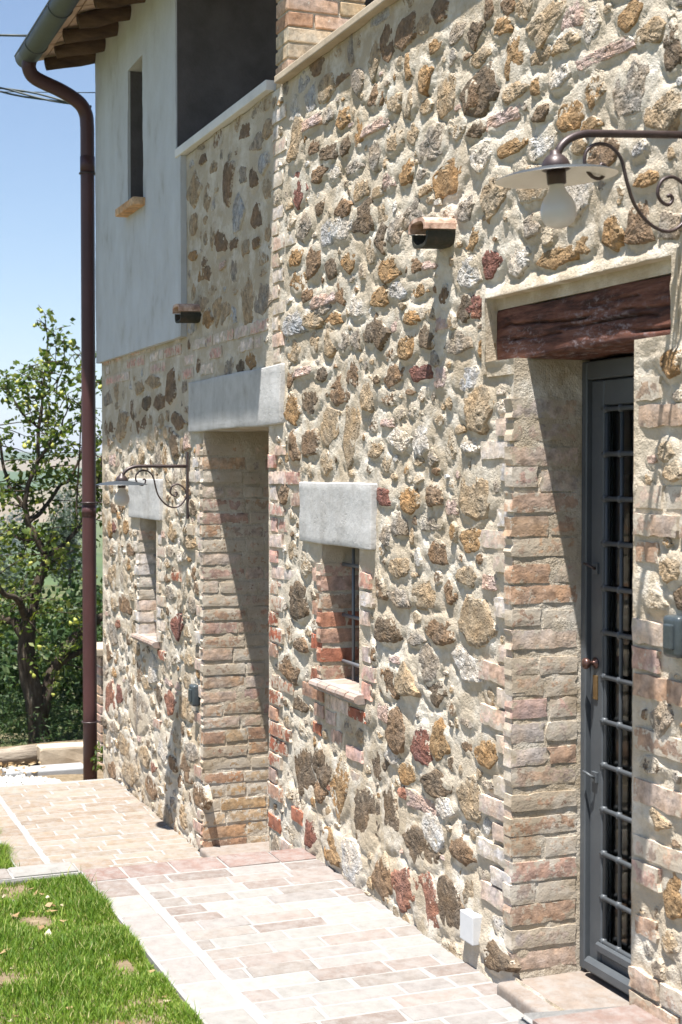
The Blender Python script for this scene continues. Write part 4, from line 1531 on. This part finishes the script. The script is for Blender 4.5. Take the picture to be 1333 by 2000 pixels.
def ground_z(x, y):
    d = math.hypot(x - 9, y)
    return float(-0.66 - 0.35 * sstep(3.0, 9.0, d) - 24 * sstep(9, 260, d) + sstep(40, 300, d) * 5 * fbm(np.array(x), np.array(y), 180, 3, 5))


# yard beyond the path: gravel bed, concrete channel, log, brick edging
yard = sheet('yard', 10.081, 12.3, -0.6, 4.5, lambda a, b: -0.545 + 0.01 * fbm(a, b, .4, 3, 2), M['soil'], 40, kind='structure')


def scatter_quads(name, pts, size, mat, flat=0.0, aspect=0.6, parent=None, **tags):
    """many little bent leaves: two triangles pairs each."""
    n = len(pts)
    P = np.asarray(pts)
    d = rng.normal(size=(n, 3))
    d[:, 2] *= (1 - flat)
    d /= np.linalg.norm(d, axis=1)[:, None]
    q = rng.normal(size=(n, 3))
    q[:, 2] *= (1 - flat)
    s = np.cross(d, q)
    if flat > .5:
        s = np.cross(d, np.array([0, 0, 1.0]) + 0.35 * rng.normal(size=(n, 3)))
    s /= np.linalg.norm(s, axis=1)[:, None] + 1e-9
    nn = np.cross(d, s)
    L = size * rng.uniform(.65, 1.3, n)[:, None]
    Wd = L * aspect * .5
    a = P - d * L * .5
    e = P + d * L * .5
    b = P + s * Wd + nn * Wd * .35
    c = P - s * Wd + nn * Wd * .35
    V = np.stack([a, b, e, c], 1).reshape(-1, 3)
    o = np.arange(n) * 4
    F = np.concatenate([np.stack([o, o + 1, o + 2], 1), np.stack([o, o + 2, o + 3], 1)])
    f = np.repeat(np.clip(rng.normal(.5, .28, n), 0, 1), 4)
    C = np.stack([f, f, f, np.ones_like(f)], 1)
    return obj(name, V, F, mat, parent, col=C, smooth=False, **tags)


# white gravel
px = []
for k in range(9000):
    x_, y_ = rng.uniform(10.1, 10.95), rng.uniform(.28, 3.0)
    if y_ > .33 + .10 * math.sin(x_ * 4) + max(0, x_ - 10.6) * .5:
        px.append((x_, y_, -.535 + rng.uniform(0, .012)))
P = np.array(px)
n = len(P)
tet = np.array([(1, 0, -.3), (-.5, .9, -.3), (-.5, -.9, -.3), (0, 0, .8)])
an = rng.uniform(0, 6.28, n)
sz = rng.uniform(.008, .02, n)
V = np.zeros((n, 4, 3))
for k in range(4):
    V[:, k, 0] = P[:, 0] + sz * (tet[k, 0] * np.cos(an) - tet[k, 1] * np.sin(an))
    V[:, k, 1] = P[:, 1] + sz * (tet[k, 0] * np.sin(an) + tet[k, 1] * np.cos(an))
    V[:, k, 2] = P[:, 2] + sz * tet[k, 2]
o = np.arange(n)[:, None] * 4
F = np.concatenate([o + np.array([0, 1, 3]), o + np.array([1, 2, 3]), o + np.array([2, 0, 3])])
f = np.repeat(rng.uniform(0, 1, n), 4)
obj('gravel', V.reshape(-1, 3), F, M['pebble'], None, col=np.stack([f, f, f, f * 0 + 1], 1), smooth=False, kind='stuff', label='patch of white gravel past the end of the path', category='gravel')
box('drain_channel', 10.95, 11.18, 0.02, 0.62, -.62, -.505, M['concrete'], None, bev=.01, label='flat pale concrete channel cover beside the gravel', category='drain cover')
V, F = tube_data([(11.42 + .02 * math.sin(q * 3), q, -.475 + .008 * math.sin(q * 7)) for q in np.linspace(.32, 3.4, 26)], [0.075 + .006 * math.sin(q * 9) for q in range(26)], 12)
obj('log_edging', V, F, M['log'], None, label='grey weathered log lying in front of the fruit tree', category='log')
box('edging_stone', 11.36, 11.56, -.30, 0.30, -.66, -.415, M['cap_tan'], None, bev=.02, cuts=2, jit=.004, label='low tan edging stone between the log and the downpipe', category='edging stone')
scatter_quads('fallen_leaves', np.stack([rng.uniform(10.95, 11.36, 420), rng.uniform(.3, 3.0, 420), rng.uniform(-.53, -.50, 420)], 1), .055, M['dryleaf'], .8, .6,
              kind='stuff', label='dry brown leaves gathered in front of the log', category='leaves')

# brick gate pillar behind the downpipe
gp = thing('garden_pillar', 'low brick pillar with flat coping stone behind the downpipe', 'pillar', loc=(0, 0, 0))
box('core', 11.225, 11.56, -.49, -.142, -.75, .29, M['mortar'], gp)
box('coping', 11.16, 11.62, -.55, -.085, .29, .355, M['cap_tan'], gp, bev=.012)
k = 0
for z in np.arange(-.74, .26, .0735):
    for (y1, y0) in (((0.0, -.12), (-.12, -.37)) if k % 2 else ((0.0, -.25), (-.25, -.37))):
        c = np.array(random.choice(BR['buff'])) * random.uniform(.85, 1.05)
        box('brick', 11.213, 11.57, y0 - .125, y1 - .135, z, z + .06, M['brick'], gp, bev=.005, jit=.0015, seg=1, tint=(*c, .3))
    k += 1


# ================================================================== GRASS
def lawn(name, x0, x1, y0, y1, zf, n, hgt, bare, label, lean=.5):
    x = rng.uniform(x0, x1, n)
    y = y0 + (y1 - y0) * rng.uniform(0, 1, n) ** 1.7
    dens = fbm(x, y, .22, 3, 77) + .6 * fbm(x, y, .7, 2, 5)
    keepm = (dens > bare + rng.normal(0, .22, n)) | (y < y0 + .05)
    x, y, dens = x[keepm], y[keepm], dens[keepm]
    n = len(x)
    h = hgt * rng.uniform(.45, 1.25, n) * np.clip(.75 + .4 * dens, .4, 1.3)
    h = np.where(rng.uniform(0, 1, n) < .006, h * 2.3, h)
    z = zf(x, y) - .004
    a = rng.uniform(0, 6.283, n)
    wv = rng.uniform(.0011, .0024, n)
    ln = h * rng.uniform(.1, lean * 1.6, n)
    b = a + rng.normal(0, .8, n) + 1.57
    dx, dy = np.cos(a) * wv, np.sin(a) * wv
    lx, ly_ = np.cos(b) * ln, np.sin(b) * ln
    V = np.zeros((n, 5, 3))
    V[:, 0] = np.stack([x - dx, y - dy, z], 1)
    V[:, 1] = np.stack([x + dx, y + dy, z], 1)
    V[:, 2] = np.stack([x + dx * .8 + lx * .4, y + dy * .8 + ly_ * .4, z + h * .6], 1)
    V[:, 3] = np.stack([x - dx * .8 + lx * .4, y - dy * .8 + ly_ * .4, z + h * .6], 1)
    V[:, 4] = np.stack([x + lx, y + ly_, z + h * .97], 1)
    o = np.arange(n)[:, None] * 5
    F = np.concatenate([o + np.array([0, 1, 2]), o + np.array([0, 2, 3]), o + np.array([3, 2, 4])])
    f = np.clip(rng.normal(.36, .24, n) - .16 * dens, 0, .86)
    f = np.where(rng.uniform(0, 1, n) < .11, rng.uniform(.88, 1, n), f)
    f = np.repeat(f, 5)
    obj(name, V.reshape(-1, 3), F, M['grass'], None, col=np.stack([f, f, f, f * 0 + 1], 1), smooth=False, kind='stuff', label=label, category='grass')


lawn('lawn_grass', 3.9, 6.22, PW + .012, 3.3, lambda a, b: -0.022 + 0.012 * fbm(a, b, .25, 3, 2), 200000, .034, -.08, 'short green lawn with bare soil patches beside the near path')
lawn('grass_verge', 6.42, 9.6, PW - .02, 2.6, lambda a, b: ZF - .03 + 0.012 * fbm(a, b, .25, 3, 2), 80000, .085, -1.2, 'taller green grass beside the lower path')
lv = np.stack([rng.uniform(4.2, 6.1, 420), PW + rng.uniform(.02, 1.1, 420), rng.uniform(-.035, .0, 420)], 1)
scatter_quads('lawn_litter', lv, .034, M['dryleaf'], .75, .7, kind='stuff', label='small dry leaves scattered over the lawn', category='leaves')


# ================================================================== WALL LAMPS AND BOXES
def lamp(X, zarm, label, droop=0.0, yaw=0.0):
    t = thing('wall_lamp', label, 'lamp', 'wrought iron wall lamps', (X, 0.0, zarm))
    t.rotation_euler = (-droop, 0, yaw)
    yo = .022
    box('wall_plate', -.011, .011, .008, .020, -.30, .082, M['iron'], t, bev=.003)
    arm = [(0, yo, 0), (0, .10, 0), (0, .20, 0), (0, .29, 0)]
    for k in range(1, 11):
        a = math.pi / 2 * k / 10 * .93
        arm.append((0, .29 + .098 * math.sin(a), -.060 * (1 - math.cos(a))))
    ex, ez = arm[-1][1], arm[-1][2]
    tube('arm', arm, .0095, M['iron'], t, 12)
    sp = [(355, 268), (362, 262), (372, 268), (370, 288), (352, 303), (325, 295), (306, 265), (312, 228), (345, 206), (390, 210), (425, 245), (441, 310), (462, 375), (510, 432), (570, 455), (622, 433), (655, 380), (642, 328), (600, 298), (560, 308), (543, 340), (552, 366), (576, 378), (592, 364), (586, 350), (576, 354)]
    pts = [(0, (658 - a) * .00084 + .018, -(b - 190) * .00084 - .012) for a, b in sp]
    tube('scroll', smooth_path(pts, 4), .0046, M['iron'], t, 8)
    cy, cz = ex + .006, ez + .004
    V, F = lathe_data([(0.0, .008), (.012, .008), (.013, .000), (.022, -.006), (.030, -.015), (.034, -.026), (.035, -.036), (.03, -.039), (0, -.039)], 28, (0, cy, cz))
    obj('collar', V, F, M['iron'], t)
    top = [(.030, -.032), (.045, -.034), (.085, -.039), (.120, -.046), (.143, -.054), (.1445, -.056)]
    V, F = lathe_data(top, 56, (0, cy, cz))
    sh = obj('lamp_shade', V, F, M['enamel_out'], t)
    bot = [(.1445, -.056), (.141, -.056), (.118, -.0485), (.085, -.0415), (.045, -.037), (.010, -.0362)]
    V, F = lathe_data(bot, 56, (0, cy, cz))
    obj('shade_lining', V, F, M['enamel_in'], sh, label='white enamel underside of the shade')
    V, F = lathe_data([(0, -.034), (.0235, -.036), (.0225, -.070), (.018, -.072), (0, -.072)], 24, (0, cy, cz))
    obj('socket', V, F, M['iron'], t)
    bulb = [(.0175, -.068), (.0185, -.078), (.023, -.089), (.032, -.102), (.0395, -.116), (.043, -.132), (.0415, -.148), (.034, -.162), (.021, -.171), (.009, -.1745), (0, -.175)]
    V, F = lathe_data(bulb, 28, (0, cy, cz))
    obj('bulb', V, F, M['bulb'], t, label='round frosted bulb')
    return t


lamp(8.20, 1.733, 'scrolled wrought iron lamp on the far wall beside the downpipe')
lamp(3.312, 2.585, 'large near wrought iron lamp above the glazed door', droop=math.radians(4.0)).scale = (1.07, 1.07, 1.07)

# white junction box by the near quoin
jb = box('junction_box', 4.502, 4.602, 0.0, 0.047, .085, .185, M['plastic_white'], None, bev=.004, label='small square white plastic box low on the wall', category='electrical box')
# bell boxes
def bell(name, X, z, w_, h_, mat, label):
    t = thing(name, label, 'switch box', loc=(X, 0.0, z))
    box('casing', -w_ / 2, w_ / 2, 0.0, .045, -h_ / 2, h_ / 2, M[mat], t, bev=.014, seg=3, smooth=True)
    box('cover', -w_ * .27, w_ * .27, .042, .054, -h_ * .3, h_ * .3, M['plastic_dark'], t, bev=.004)
    return t


bell('switch_box', 3.345, 1.262, .075, .112, 'plastic_dark', 'grey rounded switch box right of the glazed door')
bell('switch_box', 8.03, .448, .085, .12, 'plastic_dark', 'small dark rounded switch box left of the deep doorway')
# ================================================================== OVERHEAD CABLES
def cable(pts, rad, label, name='power_cable'):
    return tube(name, smooth_path(pts, 10), rad, M['cable'], None, 6, label=label, category='cable', group='overhead cables')


a0, a1, a2 = on_cross(70, 70, 10.75), on_cross(-700, 56, 13.0), on_cross(-2600, 30, 16)
cable([a0, a1, a2], .009, 'highest overhead cable ending behind the gutter')
a0, a1, a2 = on_cross(187, 181, 10.68), on_cross(-700, 172, 13.0), on_cross(-2600, 150, 16)
cable([a0, a1, a2], .0035, 'thinnest overhead cable below the gutter bend')
for k in range(3):
    pts = []
    for q in range(70):
        t_ = q / 69
        x_ = 178 - 1800 * t_
        y_ = 210 - 34 * min(1, t_ * 9) - 60 * t_
        c = on_cross(x_, y_, 10.68 + 4 * t_)
        ph = q * .85 + k * 2.1
        pts.append(c + np.array([0, .006 * math.cos(ph), .010 * math.sin(ph) + .012 * (k - 1)]))
    if k == 0:
        bund = thing('cable_bundle', 'twisted bundle of dark cables reaching the downpipe', 'cable', 'overhead cables')
    V, F = tube_data(pts, .0075, 6)
    obj('strand', V, F, M['cable'], bund)

# ================================================================== TREES AND BUSHES
TX = 12.9
tree = thing('fruit_tree', 'old forked pear tree full of small green fruit', 'tree')
LIMBS = [
    [(80, 1475, 32), (74, 1420, 28), (66, 1360, 27), (56, 1300, 26), (52, 1245, 23), (58, 1200, 17), (74, 1140, 13), (88, 1100, 13), (90, 1085, 12)],
    [(90, 1085, 11), (72, 1055, 10), (56, 1020, 8), (50, 985, 7), (60, 940, 6), (71, 904, 5.5), (76, 836, 5), (84, 780, 4), (87, 735, 3), (92, 690, 2.3), (91, 634, 1.4), (84, 608, .8)],
    [(90, 1088, 9), (112, 1072, 7), (145, 1045, 6), (172, 1000, 5), (190, 950, 4), (202, 880, 2.5), (206, 810, 1.2)],
    [(78, 1400, 22), (96, 1335, 17), (118, 1288, 15), (152, 1240, 13), (190, 1212, 11), (230, 1180, 8), (262, 1110, 5)],
    [(112, 1296, 11), (150, 1275, 9), (190, 1262, 7), (240, 1240, 5)],
    [(52, 1250, 15), (32, 1222, 13), (12, 1208, 11), (-30, 1195, 9), (-80, 1150, 6), (-110, 1060, 4)],
    [(54, 1215, 11), (44, 1190, 10), (30, 1170, 8), (0, 1150, 7), (-40, 1100, 5), (-60, 1020, 3)],
    [(50, 990, 6), (28, 965, 6), (12, 930, 5), (2, 880, 4), (-12, 830, 3), (-20, 760, 1.5)],
    [(58, 1022, 7), (92, 985, 5.5), (118, 950, 5), (140, 930, 4), (158, 880, 2.5), (172, 820, 1.3)],
    [(71, 904, 4), (98, 868, 3.4), (118, 845, 3), (128, 810, 2), (134, 770, 1)],
    [(76, 836, 3.2), (48, 812, 3), (22, 770, 2.2), (2, 752, 1.4), (-20, 748, .8)],
    [(84, 780, 2.4), (112, 745, 1.8), (130, 705, 1.2), (150, 690, .8)],
    [(150, 1040, 3), (158, 800, 1.4), (166, 700, .8), (162, 672, .5)],
    [(72, 1055, 4), (40, 1050, 3), (18, 1035, 2.2), (-10, 1030, 1.2)],
    [(88, 735, 1.6), (104, 712, 1.2), (108, 672, .8), (106, 640, .5)],
]
PXM = F_PX / float((np.array([TX, 0, 0]) - CAM) @ FWD)
twig_pts = []
for li, limb in enumerate(LIMBS):
    off = random.uniform(-.5, .5) if li > 3 else (0.25 if li == 2 else 0)
    pts, rad = [], []
    for k, (x_, y_, r_) in enumerate(limb):
        pts.append(on_cross(x_, y_, TX + off * min(1, k / 3) * (1 if li else 0)))
        rad.append(r_ / PXM * .72)
    P = smooth_path(pts, 5)
    Rr = np.interp(np.linspace(0, len(rad) - 1, len(P)), np.arange(len(rad)), rad)
    P = P + np.array([fbm(np.arange(len(P)) * .3 + li, np.arange(len(P)) * 0., 1, 2, k + li) for k in range(3)]).T * .012
    tube('trunk' if li == 0 else 'limb', P, Rr, M['bark'], tree, 9)
    for p_, r_ in zip(P, Rr):
        if r_ < .055:
            twig_pts.append((p_, r_, li))
leafp, tw = [], []
VV, FF = [], []
for k in range(290):
    p_, r_, li = twig_pts[random.randrange(len(twig_pts))]
    thin = li in (1, 12, 14) and p_[2] > 2.0
    L = random.uniform(.08, .20) if thin else random.uniform(.15, .55)
    d = np.array([random.gauss(0, 1), random.gauss(0, 1), random.gauss(.25, .7)])
    if thin:
        d = np.array([random.gauss(0, .6), random.gauss(0, .6), random.gauss(.6, .5)])
    d /= np.linalg.norm(d)
    e = p_ + d * L
    mid = (p_ + e) / 2 + np.array([0, 0, .04 * L])
    V, F = tube_data([p_, mid, e], [min(r_, .006), .004, .002], 4, False)
    o = len(VV)
    VV += list(V)
    FF += [tuple(o + i for i in f) for f in F]
    nl = int(L * (44 if not thin else 30)) + 2
    for q in range(nl):
        t_ = random.uniform(.15, 1.05)
        b_ = p_ + d * L * t_
        leafp.append(b_ + np.array([random.gauss(0, .035), random.gauss(0, .035), random.gauss(-.015, .035)]))
    tw.append(e)
obj('twigs', VV, FF, M['bark'], tree, kind='stuff')
scatter_quads('crown', leafp, .062, M['leaf'], 0.15, .58, tree)
V, F = lathe_data([(0, .036), (.006, .034), (.012, .024), (.02, .008), (.0245, -.008), (.022, -.024), (.012, -.033), (0, -.035)], 12)
pear = mesh_of('pear', V, F, M['pear'])
for k in range(170):
    e = tw[random.randrange(len(tw))]
    o = link('pear', pear, tree)
    o.location = (e[0] + random.gauss(0, .04), e[1] + random.gauss(0, .04), e[2] - random.uniform(.03, .08))
    o.rotation_euler = (random.gauss(0, .35), random.gauss(0, .35), 0)
    s = random.uniform(.48, .72)
    o.scale = (s * 1.15, s * 1.15, s * .95)


# undergrowth behind the tree, one mass
def blob_leaves(cx, cy, cz, rx, ry, rz, n):
    d = rng.normal(size=(n, 3))
    d /= np.linalg.norm(d, axis=1)[:, None]
    r = rng.uniform(.55, 1.0, n) ** .6
    r *= 1 + .28 * fbm(d[:, 0] * 2 + cx, d[:, 1] * 2 + d[:, 2] * 2, .6, 2, 3)
    return np.stack([cx + d[:, 0] * r * rx, cy + d[:, 1] * r * ry, cz + d[:, 2] * r * rz], 1)


pts = []
for k in range(26):
    x_ = random.uniform(14.2, 17.5)
    y_ = random.uniform(-4.5, 4.0)
    pts.append(blob_leaves(x_, y_, ground_z(x_, y_) + random.uniform(.4, .85), random.uniform(.6, 1.0), random.uniform(.6, 1.0), random.uniform(.6, 1.0), 2300))
scatter_quads('undergrowth', np.vstack(pts), .085, M['bush'], .0, .55, kind='stuff', label='dark tangled bushes behind the fruit tree', category='bushes')
pts = []
for k in range(9):
    x_, y_ = random.uniform(12.6, 13.8), random.uniform(-1.0, 2.0)
    pts.append(blob_leaves(x_, y_, ground_z(x_, y_) + .12, .45, .5, .32, 1100))
scatter_quads('weeds', np.vstack(pts), .05, M['bush'], .0, .25, kind='stuff', label='low weeds at the foot of the fruit tree', category='weeds')


def far_tree(px_, py_top, dist, wpx, hpx, label, n=5200):
    top = on_cross(px_, py_top, dist)
    sc_ = F_PX / float((np.array([dist, top[1], 0]) - CAM) @ FWD)
    h, wd = hpx / sc_, wpx / sc_ / 2
    t = thing('far_tree', label, 'tree', 'trees below in the valley')
    base_z = ground_z(dist, top[1])
    tube('trunk', [(dist, top[1], base_z - .2), (dist, top[1], top[2] - h * .4)], [wd * .12, wd * .06], M['bark'], t, 8)
    P = np.vstack([blob_leaves(dist + random.uniform(-.5, .5) * wd, top[1] + random.uniform(-.6, .6) * wd, top[2] - h * (.2 + .6 * q / 6), wd * random.uniform(.45, .7), wd * random.uniform(.45, .7), h * .22, n // 7) for q in range(7)])
    scatter_quads('crown', P, wd * .11, M['farleaf'], 0, .6, t)


far_tree(138, 955, 48, 105, 190, 'hazy blue green tree in the valley just left of the downpipe')
far_tree(40, 1095, 40, 150, 200, 'hazy green tree low in the valley behind the pear trunk')
far_tree(-60, 960, 60, 150, 240, 'hazy green tree in the valley at the left picture edge')
pts = []
for k in range(240):
    a = math.radians(random.uniform(-40, 30))
    d = random.uniform(180, 900)
    x_, y_ = 9 + d * math.cos(a), d * math.sin(a)
    zz = float(-0.66 - 0.35 - 24 * sstep(9, 260, d) + 46 * sstep(260, 1900, d) + sstep(40, 300, d) * 5 * fbm(np.array(x_), np.array(y_), 180, 3, 5))
    pts.append(blob_leaves(x_, y_, zz + 2, random.uniform(3, 8), random.uniform(3, 8), random.uniform(2.5, 4.5), 130))
scatter_quads('valley_wood', np.vstack(pts), 1.5, M['farleaf'], 0, .7, kind='stuff', label='distant trees and hedges on the valley side', category='wood')
# small weed at the foot of the downpipe
scatter_quads('weed', blob_leaves(10.5, .03, -.36, .05, .05, .11, 60), .05, M['leaf'], 0, .35, label='little green weed at the foot of the downpipe', category='weed')

# the hazy summer air
hz_ = box('haze', -60, 6900, -6200, 6200, -120, 130, M['soil'], None, kind='stuff', label='hazy summer air over the valley', category='haze')
hm = bpy.data.materials.new('summer_haze')
hm.use_nodes = True
ht = hm.node_tree
ht.nodes.clear()
pv = ht.nodes.new('ShaderNodeVolumePrincipled')
pv.inputs['Color'].default_value = (0.80, 0.87, 1.0, 1)
pv.inputs['Density'].default_value = 0.00026
pv.inputs['Anisotropy'].default_value = 0.2
oo = ht.nodes.new('ShaderNodeOutputMaterial')
ht.links.new(pv.outputs[0], oo.inputs['Volume'])
hz_.data.materials.clear()
hz_.data.materials.append(hm)
